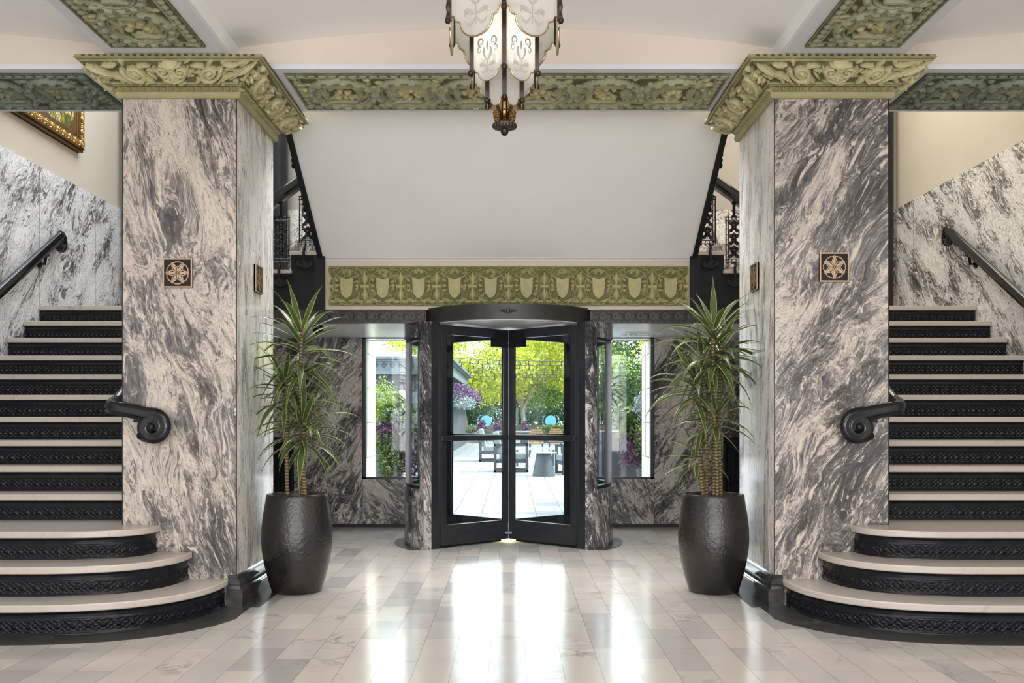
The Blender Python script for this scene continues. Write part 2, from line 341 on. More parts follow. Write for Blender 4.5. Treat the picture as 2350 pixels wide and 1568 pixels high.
def painting_mat():
    m, t, b = new_mat('floral_painting')
    g = N(t, 'ShaderNodeNewGeometry')
    s = N(t, 'ShaderNodeSeparateXYZ'); L(t, g.outputs['Position'], s.inputs[0])
    v = N(t, 'ShaderNodeTexVoronoi', Scale=9.0); L(t, g.outputs['Position'], v.inputs['Vector'])
    n = N(t, 'ShaderNodeTexNoise', Scale=7.0, Detail=3.0, Distortion=1.5); L(t, g.outputs['Position'], n.inputs['Vector'])
    fl = ramp(t, n.outputs['Fac'], [(0.36, srgb(120, 40, 36)), (0.42, srgb(70, 92, 40)), (0.5, srgb(176, 130, 36)), (0.56, srgb(228, 222, 190)), (0.6, srgb(80, 110, 52)), (0.68, srgb(150, 60, 44))], 'CONSTANT').outputs[0]
    q = math_n(t, 'MODULO', math_n(t, 'MULTIPLY', s.outputs[1], 1.0), 0.06)
    st = ramp(t, math_n(t, 'DIVIDE', q, 0.06), [(0.0, srgb(120, 110, 60)), (0.14, srgb(236, 222, 140)), (0.5, srgb(244, 236, 180))], 'CONSTANT').outputs[0]
    wz = math_n(t, 'ADD', s.outputs[2], math_n(t, 'MULTIPLY', math_n(t, 'SUBTRACT', n.outputs['Fac'], 0.5), 0.25))
    f = math_n(t, 'GREATER_THAN', wz, 4.30)
    L(t, mixc(t, f, fl, st), b.inputs['Base Color']); b.inputs['Roughness'].default_value = 0.5
    return m
M['painting'] = painting_mat()

# ------------------------------------------------------------------ object helpers
def link(name, me, mat, parent=None):
    o = bpy.data.objects.new(name, me)
    if mat is not None and len(me.materials) == 0: me.materials.append(mat)
    COL.objects.link(o)
    if parent is not None: o.parent = parent
    return o
def tag(o, label, cat, group=None):
    o['label'] = label; o['category'] = cat
    if group: o['group'] = group
    return o
def thing(name, label, cat, loc=(0, 0, 0), group=None):
    o = bpy.data.objects.new(name, None); o.empty_display_size = 0.1; o.location = loc; COL.objects.link(o)
    return tag(o, label, cat, group)
def structure(o, label=None, cat=None):
    o['kind'] = 'structure'
    if label: o['label'] = label
    if cat: o['category'] = cat
    return o

class MB:
    """collects solids and builds ONE mesh object"""
    def __init__(self): self.v = []; self.f = []; self.tint = None
    def add(self, vs, fs):
        b = len(self.v); self.v += [tuple(p) for p in vs]; self.f += [tuple(i + b for i in f) for f in fs]; return self
    def box(self, x0, x1, y0, y1, z0, z1):
        x0, x1 = min(x0, x1), max(x0, x1); y0, y1 = min(y0, y1), max(y0, y1); z0, z1 = min(z0, z1), max(z0, z1)
        vs = [(x, y, z) for x in (x0, x1) for y in (y0, y1) for z in (z0, z1)]
        return self.add(vs, [(0, 1, 3, 2), (4, 6, 7, 5), (0, 4, 5, 1), (2, 3, 7, 6), (0, 2, 6, 4), (1, 5, 7, 3)])
    def prism(self, poly, a, b, mapf=None):
        """polygon (2-D) extruded between a and b; default: plan polygon, z from a to b"""
        mapf = mapf or (lambda p, h: (p[0], p[1], h))
        n = len(poly)
        vs = [mapf(p, a) for p in poly] + [mapf(p, b) for p in poly]
        fs = [tuple(range(n)), tuple(range(2 * n - 1, n - 1, -1))] + [(i, i + n, (i + 1) % n + n, (i + 1) % n) for i in range(n)]
        return self.add(vs, fs)
    def lathe(self, prof, c=(0, 0, 0), seg=32, a0=0.0, a1=2 * PI):
        full = abs(a1 - a0 - 2 * PI) < 1e-6
        m = seg if full else seg + 1
        vs = []
        for k in range(m):
            a = a0 + (a1 - a0) * k / seg
            for r, z in prof: vs.append((c[0] + r * math.cos(a), c[1] + r * math.sin(a), c[2] + z))
        n = len(prof); fs = []
        for k in range(seg):
            k2 = (k + 1) % m
            for i in range(n - 1): fs.append((k * n + i, k2 * n + i, k2 * n + i + 1, k * n + i + 1))
        return self.add(vs, fs)
    def sweep(self, path, prof, side=None, closed=False, cap=True, scales=None):
        """2-D profile (side, up) carried along the path with parallel transport"""
        P = [Vector(p) for p in path]; n = len(P); k = len(prof); vs = []; fs = []
        T = []
        for i in range(n):
            if closed: d = P[(i + 1) % n] - P[i - 1]
            else: d = P[min(i + 1, n - 1)] - P[max(i - 1, 0)]
            T.append(d.normalized())
        if side is None:
            s = T[0].cross(Vector((0, 0, 1)))
            if s.length < 1e-3: s = Vector((1, 0, 0))
        else: s = Vector(side)
        s = (s - T[0] * s.dot(T[0])).normalized()
        for i in range(n):
            if i > 0:
                q = T[i - 1].rotation_difference(T[i]); s = q @ s
                s = (s - T[i] * s.dot(T[i])).normalized()
            u = s.cross(T[i]); sc = scales[i] if scales else 1.0
            for a, b in prof: vs.append(P[i] + s * a * sc + u * b * sc)
        m = n if closed else n - 1
        for i in range(m):
            for j in range(k):
                fs.append((i * k + j, i * k + (j + 1) % k, ((i + 1) % n) * k + (j + 1) % k, ((i + 1) % n) * k + j))
        if cap and not closed:
            fs.append(tuple(range(k - 1, -1, -1))); fs.append(tuple((n - 1) * k + j for j in range(k)))
        return self.add(vs, fs)
    def tube(self, path, r, seg=8, closed=False, scales=None):
        return self.sweep(path, [(r * math.cos(2 * PI * j / seg), r * math.sin(2 * PI * j / seg)) for j in range(seg)], closed=closed, scales=scales)
    def ball(self, c, rx, ry=None, rz=None, seg=10, rings=6):
        ry = ry or rx; rz = rz or rx
        vs = []; fs = []
        for i in range(rings + 1):
            th = PI * i / rings
            for j in range(seg):
                a = 2 * PI * j / seg
                vs.append((c[0] + rx * math.sin(th) * math.cos(a), c[1] + ry * math.sin(th) * math.sin(a), c[2] + rz * math.cos(th)))
        for i in range(rings):
            for j in range(seg): fs.append((i * seg + j, (i + 1) * seg + j, (i + 1) * seg + (j + 1) % seg, i * seg + (j + 1) % seg))
        return self.add(vs, fs)
    def mesh(self, name, smooth=False, bevel=0.0, angle=0.6):
        me = bpy.data.meshes.new(name); me.from_pydata(self.v, [], self.f)
        bm = bmesh.new(); bm.from_mesh(me)
        bmesh.ops.remove_doubles(bm, verts=bm.verts, dist=1e-6)
        bmesh.ops.recalc_face_normals(bm, faces=bm.faces)
        if bevel > 0:
            es = [e for e in bm.edges if len(e.link_faces) == 2 and e.calc_face_angle(0) > angle]
            bmesh.ops.bevel(bm, geom=es, offset=bevel, segments=2, profile=0.5, affect='EDGES', clamp_overlap=True)
        bm.to_mesh(me); bm.free()
        if smooth:
            me.polygons.foreach_set('use_smooth', [True] * len(me.polygons))
            try: me.set_sharp_from_angle(angle=0.7)
            except Exception: pass
        return me
    def build(self, name, mat, parent=None, smooth=False, bevel=0.0):
        return link(name, self.mesh(name, smooth, bevel), mat, parent)

def sheet_mesh(name, P, tint=None, flip=False, backing=None):
    """P: (nv, nu, 3) array of points -> smooth grid mesh; backing: MB solid joined in"""
    nv, nu = P.shape[:2]
    idx = np.arange(nv * nu).reshape(nv, nu)
    q = np.stack([idx[:-1, :-1], idx[:-1, 1:], idx[1:, 1:], idx[1:, :-1]], -1).reshape(-1, 4)
    if flip: q = q[:, ::-1]
    V = P.reshape(-1, 3); tv = (tint.reshape(-1) if tint is not None else np.zeros(len(V)))
    faces = q.tolist()
    if backing is not None:
        b0 = len(V); V = np.vstack([V, np.array(backing.v)]); faces += [[i + b0 for i in f] for f in backing.f]
        tv = np.concatenate([tv, np.zeros(len(backing.v))])
    me = bpy.data.meshes.new(name); me.from_pydata(V.tolist(), [], faces)
    at = me.attributes.new('tint', 'FLOAT', 'POINT'); at.data.foreach_set('value', tv.astype(np.float32))
    sm = [True] * len(q) + [False] * (len(faces) - len(q))
    me.polygons.foreach_set('use_smooth', sm)
    return me

class Rel:
    """a relief height field drawn with stamps, in metres"""
    def __init__(self, w, h, res):
        self.w, self.h = w, h
        self.nx, self.ny = max(2, int(round(w / res)) + 1), max(2, int(round(h / res)) + 1)
        self.x = np.linspace(0, w, self.nx); self.y = np.linspace(0, h, self.ny)
        self.Z = np.zeros((self.ny, self.nx)); self.T = np.zeros((self.ny, self.nx))
    def win(self, x0, x1, y0, y1):
        i0, i1 = np.searchsorted(self.x, (x0, x1)); j0, j1 = np.searchsorted(self.y, (y0, y1))
        if i1 <= i0 or j1 <= j0: return None
        X, Y = np.meshgrid(self.x[i0:i1], self.y[j0:j1]); return (slice(j0, j1), slice(i0, i1)), X, Y
    def put(self, sl, z, tint, base=None):
        Z = self.Z[sl]; T = self.T[sl]; m = (z > Z) & (z > 1e-5)
        Z[m] = z[m]; T[m] = tint
    def dome(self, cx, cy, rx, ry, h, tint=1.0, rot=0.0, groove=0):
        R = max(rx, ry); w = self.win(cx - R, cx + R, cy - R, cy + R)
        if w is None: return
        sl, X, Y = w; c, s = math.cos(rot), math.sin(rot)
        a = ((X - cx) * c + (Y - cy) * s) / rx; b = (-(X - cx) * s + (Y - cy) * c) / ry
        q = 1 - a * a - b * b; z = h * np.sqrt(np.clip(q, 0, None))
        if groove: z = z * (1 - 0.22 * np.abs(np.sin(np.arctan2(b, a) * groove)) * np.clip(1 - q, 0, 1))
        self.put(sl, z, tint)
    def ring(self, cx, cy, rx, ry, wd, h, tint=0.5, dash=0):
        w = self.win(cx - rx - wd, cx + rx + wd, cy - ry - wd, cy + ry + wd)
        if w is None: return
        sl, X, Y = w
        e = np.sqrt(((X - cx) / rx) ** 2 + ((Y - cy) / ry) ** 2); d = (e - 1) * math.sqrt(rx * ry) / wd
        z = h * np.sqrt(np.clip(1 - d * d, 0, None))
        if dash:
            a = np.arctan2((Y - cy) / ry, (X - cx) / rx); cut = (np.sin(a * dash) > 0.05) & (np.abs(d) < 0.5); z = np.where(cut, z * 0.12, z)
        self.put(sl, z, tint)
    def stroke(self, pts, wd, h, tint=0.5, groove=False, sharp=0.5):
        pts = np.array(pts); n = len(pts); wds = np.array(wd) if np.ndim(wd) else np.full(n, wd)
        m = wds.max(); w = self.win(pts[:, 0].min() - m, pts[:, 0].max() + m, pts[:, 1].min() - m, pts[:, 1].max() + m)
        if w is None: return
        sl, X, Y = w; best = np.full(X.shape, 9.0)
        for i in range(n - 1):
            ax, ay = pts[i]; bx, by = pts[i + 1]; dx, dy = bx - ax, by - ay; l2 = dx * dx + dy * dy + 1e-12
            t = np.clip(((X - ax) * dx + (Y - ay) * dy) / l2, 0, 1)
            ww = wds[i] + (wds[i + 1] - wds[i]) * t + 1e-5
            best = np.minimum(best, np.hypot(X - ax - t * dx, Y - ay - t * dy) / ww)
        z = h * np.clip(1 - best ** 2, 0, None) ** sharp
        if groove: z = z * (0.72 + 0.28 * np.clip(np.abs(best) * 3, 0, 1))
        self.put(sl, z, tint)
    def spiral(self, cx, cy, r, turns, dirn, a0, wd, h, tint=0.5, tail=None):
        n = int(16 * turns) + 4; pts = []; wds = []
        for i in range(n):
            q = i / (n - 1); rr = r * (1 - 0.85 * q); a = a0 + dirn * 2 * PI * turns * q
            pts.append((cx + rr * math.cos(a), cy + rr * math.sin(a))); wds.append(wd * (1 - 0.45 * q))
        self.stroke(pts, wds, h, tint, groove=True)
        self.dome(pts[-1][0], pts[-1][1], wd * 1.1, wd * 1.1, h * 1.15, tint)
    def leaf(self, x, y, ang, ln, wd, h, tint=0.8, curl=0.5, lobes=3):
        n = 12; pts = []; wds = []; px, py, a = x, y, ang
        for i in range(n):
            q = i / (n - 1); pts.append((px, py)); wds.append(wd * (math.sin(PI * min(1, q * 0.94 + 0.06)) ** 0.7) * (1 - 0.28 * abs(math.sin(q * lobes * PI))) + 0.0005)
            px += math.cos(a) * ln / n; py += math.sin(a) * ln / n; a += curl / n
        self.stroke(pts, wds, h, tint, groove=True)
    def frame(self, wd, h, tint=0.45):
        X, Y = np.meshgrid(self.x, self.y); d = np.minimum(np.minimum(X, self.w - X), np.minimum(Y, self.h - Y))
        z = np.where(d < wd, h * np.sqrt(np.clip(1 - ((d - wd / 2) / (wd / 2)) ** 2, 0, None)), 0); m = z > self.Z
        self.Z[m] = z[m]; self.T[m] = tint
    def noise(self, amp, seed=1):
        r = np.random.RandomState(seed); z = r.rand(self.ny // 4 + 2, self.nx // 4 + 2); z = np.kron(z, np.ones((4, 4)))[:self.ny, :self.nx]
        self.Z += amp * z * (self.Z > 0.0005)
    def sealed(self):
        Z = self.Z.copy(); Z[0, :] = Z[-1, :] = -0.004; Z[:, 0] = Z[:, -1] = -0.004; return Z

# ------------------------------------------------------------------ main dimensions (metres; Y is depth from the camera)
P0, P1 = 1.737, 2.474            # pillar inner and outer side
PF, PB = 6.33, 7.30              # pillar front and back
CZ0, CZ1 = 3.272, 3.49           # capital bottom and beam underside
BF, BB = 6.39, 7.27              # cross beam front and back
RISE, RUN, NOSE4 = 0.1743, 0.29, 6.60
WALLX, LBACK = 4.43, 11.2        # stair side walls, landing back wall
FASC = 9.15                      # fascia over the revolving door
BWALL = 10.85                    # wall with the windows
SOF = 2.10                       # low soffit
DX, DY = 0.008, 9.62             # centre of the revolving door
ROOMX, ROOMB = 6.0, -5.0
LAND = 13 * RISE

# ------------------------------------------------------------------ room shell
structure(MB().box(-ROOMX, ROOMX, ROOMB, 11.0, -0.1, 0).build('floor', M['floor']))
def vault(cx, half, y0, y1):
    n = 24; prof = []
    for i in range(n + 1):
        x = -half + 2 * half * i / n; prof.append((cx + x, 3.627 + 0.127 * (1 - (x / half) ** 2)))
    poly = prof + [(cx + half, 3.95), (cx - half, 3.95)]
    return MB().prism(poly, y0, y1, lambda p, h: (p[0], h, p[1]))
structure(vault(0, 1.74, ROOMB, BF).build('ceiling', M['white']))
for s, nm in ((-1, 'ceiling_left'), (1, 'ceiling_right')):
    structure(vault(s * 4.23, 1.74, ROOMB, BF).build(nm, M['white']))
# cross beam and long beams
structure(MB().box(-ROOMX, ROOMX, BF, BB, CZ1 + .002, 6.1).build('trim_1', M['cream']))
bm_ = MB()
for x0, x1 in ((-ROOMX, -P1 - .0), (-P0, P0), (P1, ROOMX)): bm_.box(x0, x1, BF - .004, BB + .004, CZ1 - .002, CZ1 + .03)
structure(bm_.build('trim_2', M['white_trim']))
for s, nm in ((-1, 'trim_3'), (1, 'trim_4')):
    structure(MB().box(s * 1.74, s * 2.49, ROOMB, BF, CZ1 + .002, 3.95).build(nm, M['white']))
for s, nm in ((-1, 'trim_5'), (1, 'trim_6')):
    structure(MB().box(s * 1.737, s * 2.493, ROOMB, BF - .004, CZ1 - .002, CZ1 + .03).build(nm, M['white_trim']))
# lobby walls (outside the view)
structure(MB().box(-ROOMX - .15, -ROOMX, ROOMB, 5.2, 0, 3.95).build('wall_left', M['white']))
structure(MB().box(ROOMX, ROOMX + .15, ROOMB, 5.2, 0, 3.95).build('wall_right', M['white']))
structure(MB().box(-ROOMX - .15, ROOMX + .15, ROOMB - .15, ROOMB, 0, 3.95).build('wall_rear', M['white']))
structure(MB().box(-ROOMX, -WALLX - .15, 5.2, 5.35, 0, 6.1).build('wall_return_left', M['white']))
structure(MB().box(WALLX + .15, ROOMX, 5.2, 5.35, 0, 6.1).build('wall_return_right', M['white']))
# stair side walls with marble wainscot
WZ = 3.585
for s, nm in ((-1, 'left'), (1, 'right')):
    structure(MB().box(s * WALLX, s * (WALLX + .15), 5.2, LBACK + .15, 0, 6.1).build('wall_stair_' + nm, M['beige']))
    structure(MB().box(s * (WALLX - .02), s * (WALLX + .01), 5.2, LBACK, 0.0, WZ).build('wainscot_' + nm, M['wainscot_' + nm]))
structure(MB().box(-WALLX, WALLX, LBACK, LBACK + .15, SOF, 6.1).build('wall_landing', M['landing_shaded']))
structure(MB().box(-WALLX + .02, WALLX - .02, LBACK - .02, LBACK + .01, LAND, WZ).build('wainscot_landing', M['wainscot_back']))
structure(MB().box(-WALLX, WALLX, BB, LBACK + .15, 6.0, 6.15).build('ceiling_stairwell', M['white']))
# landing slab = low soffit over the entrance
structure(MB().box(-2.47, 2.47, FASC + .06, 9.30, SOF, LAND - .05).box(-WALLX + .02, WALLX - .02, 9.30, LBACK, SOF, LAND - .05).build('ceiling_vestibule', M['grey_soffit']))
for s, nm in ((-1, 'left'), (1, 'right')):
    structure(MB().box(s * 1.75, s * 2.47, FASC + .06, 9.285, LAND - .05, LAND - .045).box(s * 1.75, s * (WALLX - .022), 9.285, LBACK - .02, LAND - .05, LAND).build('floor_landing_' + nm, M['tread']))
# window wall: piers, sills, head
WX0, WX1, WZ0 = 0.985, 1.615, 0.53
for s, nm in ((-1, 'left'), (1, 'right')):
    structure(MB().box(s * WX1, s * 2.75, BWALL, 11.0, 0, SOF).build('wall_front_' + nm, M['back_wall']))
    structure(MB().box(s * WX0, s * WX1, BWALL, 11.0, 0, WZ0).build('wall_sill_' + nm, M['back_sill']))
    structure(MB().box(s * .91, s * WX0, BWALL, 11.0, 0, SOF).build('wall_jamb_' + nm, M['back_wall']))
    structure(MB().box(s * 2.75, s * 2.9, 9.3, 11.0, 0, SOF).build('wall_side_' + nm, M['back_wall']))
    structure(MB().box(s * WX1 - s * .003, s * 2.74, BWALL - .012, BWALL, 0, .035).box(s * .95, s * WX1, BWALL - .012, BWALL, 0, .035).build('baseboard_' + nm, M['dark_stone']))
    j = MB()
    j.box(s * WX1 - .003, s * WX1 + .003, BWALL - .003, BWALL + .01, 0.03, SOF)
    structure(j.build('trim_joint_' + nm, M['iron_matte']))
structure(MB().box(-4.6, 4.6, LBACK + .16, LBACK + .3, SOF + .02, 6.2).build('wall_facade', M['cream_wall']))
for s, i, side in ((-1, 1, 'left'), (1, 2, 'right')):
    fr = MB(); a, b = s * WX0, s * WX1
    fr.box(b, b - s * .035, 10.87, 10.93, WZ0, SOF).box(a, a + s * .02, 10.87, 10.93, WZ0, SOF).box(a, b, 10.87, 10.93, WZ0, WZ0 + .022).box(a, b, 10.87, 10.93, SOF - .012, SOF)
    w = structure(fr.build('window_%d' % i, M['door_metal']))
    MB().box(a, b - s * .03, 10.895, 10.905, WZ0 + .02, SOF - .01).build('pane', M['glass'], w)

# fascia over the entrance: cream panel, black beam, posts
structure(MB().box(-1.70, 1.70, FASC, FASC + .06, 2.22, 2.74).build('wall_fascia', M['cream']))
mo = MB()
for z, y, h in ((2.722, -.03, .018), (2.70, -.018, .02), (2.675, -.01, .012)): mo.box(-1.70, 1.70, FASC + y, FASC + .01, z, z + h)
structure(mo.build('trim_7', M['white_trim']))
def ornament_strip(name, x0, x1, z0, z1, y, mat, parent, seed):
    w, h = x1 - x0, z1 - z0; R = Rel(w, h, .005); k = int(w / .11)
    for i in range(k):
        c = (i + .5) * w / k; [R.leaf(c, h / 2, q * PI / 4 + .2, .038, .009, .004, .5, curl=.4) for q in range(8)]; R.dome(c, h / 2, .009, .009, .005); R.stroke([(c - w / k / 2, h * .12), (c - w / k * .25, h * .26), (c, h * .12), (c + w / k * .25, h * .26), (c + w / k / 2, h * .12)], .004, .003); R.stroke([(c - w / k / 2, h * .88), (c - w / k * .25, h * .74), (c, h * .88), (c + w / k * .25, h * .74), (c + w / k / 2, h * .88)], .004, .003); R.dome(c + w / k / 2, h / 2, .006, h * .14, .003)
    X, Y = np.meshgrid(R.x, R.y); Z = R.Z; Pm = np.stack([x0 + X, y - Z, z0 + Y], -1)
    o = link(name, sheet_mesh(name, Pm, R.T, flip=False, backing=MB().box(x0, x1, y + .0005, y + .06, z0, z1)), mat, parent); return o
for s, nm in ((-1, 'trim_8'), (1, 'trim_9')):
    a, b = sorted((s * .77, s * 2.74))
    structure(ornament_strip(nm, a, b, SOF - .005, 2.222, FASC - .005, M['bronze_black'], None, 1))

# ------------------------------------------------------------------ revolving door
RI, RO = 0.862, 1.02
A0, A1 = math.radians(49), math.radians(131)
enc = thing('revolving_door_enclosure', 'curved grey marble drum with curved glass and black canopy around the revolving door', 'door enclosure', (DX, DY, 0))
def arcpts(r, a0, a1, n, s=1): return [(s * r * math.sin(a0 + (a1 - a0) * i / n), -r * math.cos(a0 + (a1 - a0) * i / n)) for i in range(n + 1)]
def arcblock(mb, r0, r1, a0, a1, z0, z1, s, n=20):
    poly = arcpts(r0, a0, a1, n, s) + arcpts(r1, a0, a1, n, s)[::-1]
    # build as quads strip so that concave polygons stay clean
    o = arcpts(r1, a0, a1, n, s); i_ = arcpts(r0, a0, a1, n, s)
    for k in range(n):
        q = [i_[k], i_[k + 1], o[k + 1], o[k]]
        vs = [(p[0], p[1], z0) for p in q] + [(p[0], p[1], z1) for p in q]
        fs = [(0, 1, 2, 3), (7, 6, 5, 4), (3, 2, 6, 7), (1, 0, 4, 5)]
        if k == 0: fs.append((0, 3, 7, 4))
        if k == n - 1: fs.append((2, 1, 5, 6))
        mb.add(vs, fs)
    return mb
R_ = math.radians
for s in (-1, 1):
    d = MB(); arcblock(d, RI + .01, RO, A0, A1, 0, .555, s)
    d.build('drum_wall', M['drum'], enc, smooth=True)
    d = MB(); arcblock(d, RI + .01, RO, A0, A1, 1.955, SOF - .002, s); d.build('drum_head', M['drum'], enc, smooth=True)
    d = MB(); arcblock(d, RI + .075, RO, A0, R_(53), .555, 1.955, s, 4); d.build('marble_post', M['drum'], enc)
    d = MB(); arcblock(d, RI + .02, RO - .01, R_(124), A1, .555, 1.955, s, 4); d.build('rear_post', M['door_metal'], enc)
    d = MB(); arcblock(d, RI - .02, RI + .075, R_(48.9), R_(52), .0, SOF, s, 3); arcblock(d, RI - .03, RI + .02, R_(52), R_(54), .0, SOF, s, 2); d.build('jamb', M['door_metal'], enc)
    d = MB(); arcblock(d, RI - .01, RI + .05, R_(127), R_(132.5), .0, SOF, s, 3); d.build('jamb', M['door_metal'], enc)
    fr = MB(); arcblock(fr, RO - .075, RO - .012, R_(53), R_(124), .555, .585, s); arcblock(fr, RO - .075, RO - .012, R_(53), R_(124), 1.93, 1.956, s)
    arcblock(fr, RO - .075, RO - .012, R_(80), R_(85), .58, 1.94, s, 3); arcblock(fr, RO - .075, RO - .012, R_(120), R_(124), .58, 1.94, s, 3)
    fr.build('glazing_frame', M['door_metal'], enc, smooth=True)
    g = MB(); arcblock(g, RO - .05, RO - .044, R_(53), R_(123), .58, 1.94, s, 24); g.build('curved_glass', M['glass'], enc, smooth=True)
    d = MB(); arcblock(d, RO - .02, RO + .09, R_(52), R_(100), 0.001, .006, s); d.build('floor_ring', M['dark_stone'], enc)
# canopy: curved fascia and underside disc
cn = MB(); arcblock(cn, RI - .035, RI + .02, R_(-61), R_(61), SOF - .006, 2.232, 1, 36); cn.build('canopy_fascia', M['bronze_black'], enc, smooth=True)
disc = MB(); n = 64; disc.prism([(RI * .985 * math.cos(2 * PI * k / n), RI * .985 * math.sin(2 * PI * k / n)) for k in range(n)], SOF - .012, SOF - .002); disc.build('canopy_underside', M['grey_soffit'], enc)
n = 40; topd = MB(); pts = arcpts(RI + .012, R_(-60.5), R_(60.5), n); topd.prism([(x, y) for x, y in pts], 2.17, 2.2); topd.build('canopy_top', M['iron_matte'], enc)
orn = MB()
def onarc(a, z, rx, rz): orn.ball(((RI + .02) * math.sin(a), -(RI + .02) * math.cos(a), z), rx, .008, rz)
onarc(0, 2.168, .016, .030)
for sg in (-1, 1):
    for q in range(4): onarc(sg * (.026 + .020 * q), 2.168, .013 - .002 * q, .020 - .004 * q)
orn.build('crest', M['bronze_black'], enc, smooth=True)

rd = thing('revolving_door', 'black metal revolving door with four glass wings crossed in an X', 'revolving door', (DX, DY, 0))
MB().tube([(0, 0, .05), (0, 0, 2.07)], .022, 12).build('shaft', M['door_metal'], rd, smooth=True)
hb = MB().box(-.055, .055, -.055, .055, .075, .105).box(-.03, .03, -.03, .03, .03, .20).box(-.06, .06, -.04, .04, 1.93, 1.955); hb.build('pivot_hardware', M['door_metal'], rd, bevel=.004)
WA = 48.5
for ang in (-WA, WA, 180 - WA, 180 + WA):
    a = R_(ang); ux, uy = math.sin(a), -math.cos(a); nx, ny = -uy, ux
    def wb(mb, r0, r1, z0, z1, th):
        q = [(r0 * ux + th * nx, r0 * uy + th * ny), (r1 * ux + th * nx, r1 * uy + th * ny), (r1 * ux - th * nx, r1 * uy - th * ny), (r0 * ux - th * nx, r0 * uy - th * ny)]
        return mb.prism(q, z0, z1)
    Rw = RI - .018
    w = wb(wb(wb(wb(MB(), .022, .075, .03, 2.07, .02), Rw - .06, Rw, .03, 2.07, .02), .075, Rw - .06, .03, .215, .02), .075, Rw - .06, 1.985, 2.07, .02).build('wing', M['door_metal'], rd, bevel=.003)
    wb(MB(), .07, Rw - .08, .21, 1.99, .004).build('glass_pane', M['glass'], w)
    wb(wb(MB(), .03, Rw - .005, .995, 1.045, .032), .03, Rw, 1.005, 1.035, .024).build('push_bar', M['door_metal'], w, bevel=.004)
    if abs(ang) < 90:
        wb(MB(), .035, .20, 1.90, 2.05, .035).build('closer_box', M['iron_matte'], w, bevel=.003)
        k = MB(); c = (Rw - .045); k.ball((c * ux - .022 * nx * math.copysign(1, ang) * -1, c * uy - abs(.022 * ny), .17), .014, .014, .014); k.build('bolt', M['door_metal'], w, smooth=True)
        wb(MB(), .10, Rw, .008, .032, .004).build('sweep_brush', M['iron'], w)

# ceiling vent and dome camera on the soffit
v = MB()
for k, (a, b) in enumerate(((.20, .172), (.15, .125), (.10, .08))):
    z = SOF - .006 - .004 * k
    v.box(-a, a, -a, -b, z, SOF - .0005).box(-a, a, b, a, z, SOF - .0005).box(-a, -b, -b, b, z, SOF - .0005).box(b, a, -b, b, z, SOF - .0005)
v.box(-.06, .06, -.06, .06, SOF - .012, SOF)
vo = v.build('ceiling_vent', M['vent']); vo.location = (1.42, 10.35, 0)
tag(vo, 'white square air vent in the low soffit right of the revolving door', 'air vent')
dc = MB().lathe([(0.001, -.085), (.03, -.078), (.05, -.05), (.055, -.02), (.055, 0.0), (.001, 0.0)], (0, 0, SOF), 20)
do = dc.build('dome_camera', M['iron'], None, smooth=True); do.location = (-1.83, 9.45, 0)
tag(do, 'small black dome camera under the soffit behind the left plant', 'camera')
# cast-iron grilles against the window wall
for s, lab in ((-1, 'black iron grille on the marble wall behind the left plant pot'), (1, 'black iron grille on the marble wall behind the right plant pot')):
    t = thing('iron_grille', lab, 'grille', (s * 2.50, BWALL - .02, 0))
    MB().box(-.13, -.10, -.05, 0, 0, .99).box(.10, .13, -.05, 0, 0, .99).box(-.13, .13, -.05, 0, .93, .99).box(-.13, .13, -.05, 0, 0, .08).box(-.10, .10, -.01, 0, .08, .93).build('grille_frame', M['iron_matte'], t, bevel=.004)
    for k in range(4):
        x = -.075 + .05 * k; b = MB().box(x - .011, x + .011, -.04, -.01, .08, .93)
        for z in (.2, .5, .82, .87): b.ball((x, -.042, z), .012)
        b.build('slat', M['iron_matte'], t, smooth=False)

# ------------------------------------------------------------------ pillars
def star_plaque(name, label, loc, rotz, turn=0.0):
    t = thing(name, label, 'plaque', loc, None); t.rotation_euler = (0, 0, rotz)
    a = .095
    MB().box(-a, a, -.010, .004, -a, a).build('plate', M['bronze_dark'], t)
    f = MB()
    for x0, x1, z0, z1 in ((-a, a, a - .009, a), (-a, a, -a, -a + .009), (-a, -a + .009, -a + .009, a - .009), (a - .009, a, -a + .009, a - .009)): f.box(x0, x1, -.015, .002, z0, z1)
    f.build('border', M['bronze'], t)
    m = MB(); py = lambda p, h: (p[0], h, p[1])
    for k in range(6):
        c = PI / 2 + k * PI / 3 + turn; d = (math.cos(c), math.sin(c)); e = (-d[1], d[0])
        petal = [(d[0] * r + e[0] * w, d[1] * r + e[1] * w) for r, w in ((.010, 0), (.026, .0075), (.042, .0078), (.066, 0), (.042, -.0078), (.026, -.0075))]
        m.prism(petal, -.014, -.008, py)
        c2 = c + PI / 6; g = (math.cos(c2), math.sin(c2))
        for sgn in (0, 1):      # star outline
            c3 = c + sgn * PI / 3; tip = (math.cos(c3) * .076, math.sin(c3) * .076); inn = (g[0] * .036, g[1] * .036)
            m.sweep([(tip[0], -.012, tip[1]), (inn[0], -.012, inn[1])], [(-.0028, -.003), (.0028, -.003), (.0028, .003), (-.0028, .003)], side=(0, 1, 0))
        m.sweep([(g[0] * .010, -.012, g[1] * .010), (inn[0], -.012, inn[1])], [(-.002, -.003), (.002, -.003), (.002, .003), (-.002, .003)], side=(0, 1, 0))
        arc = []
        for q in range(9):     # scalloped outer ring
            aa = c + PI / 3 * q / 8; rr = .068 + .006 * math.sin(PI * q / 8) - .008 * (abs(q - 4) == 0) + .003 * math.cos(q * PI / 2)
            arc.append((math.cos(aa) * rr, -.012, math.sin(aa) * rr))
        m.sweep(arc, [(-.0025, -.003), (.0025, -.003), (.0025, .003), (-.0025, .003)], side=(0, 1, 0))
    m.ball((0, -.013, 0), .007, .005, .007)
    m.build('star_ornament', M['bronze'], t)
    return t

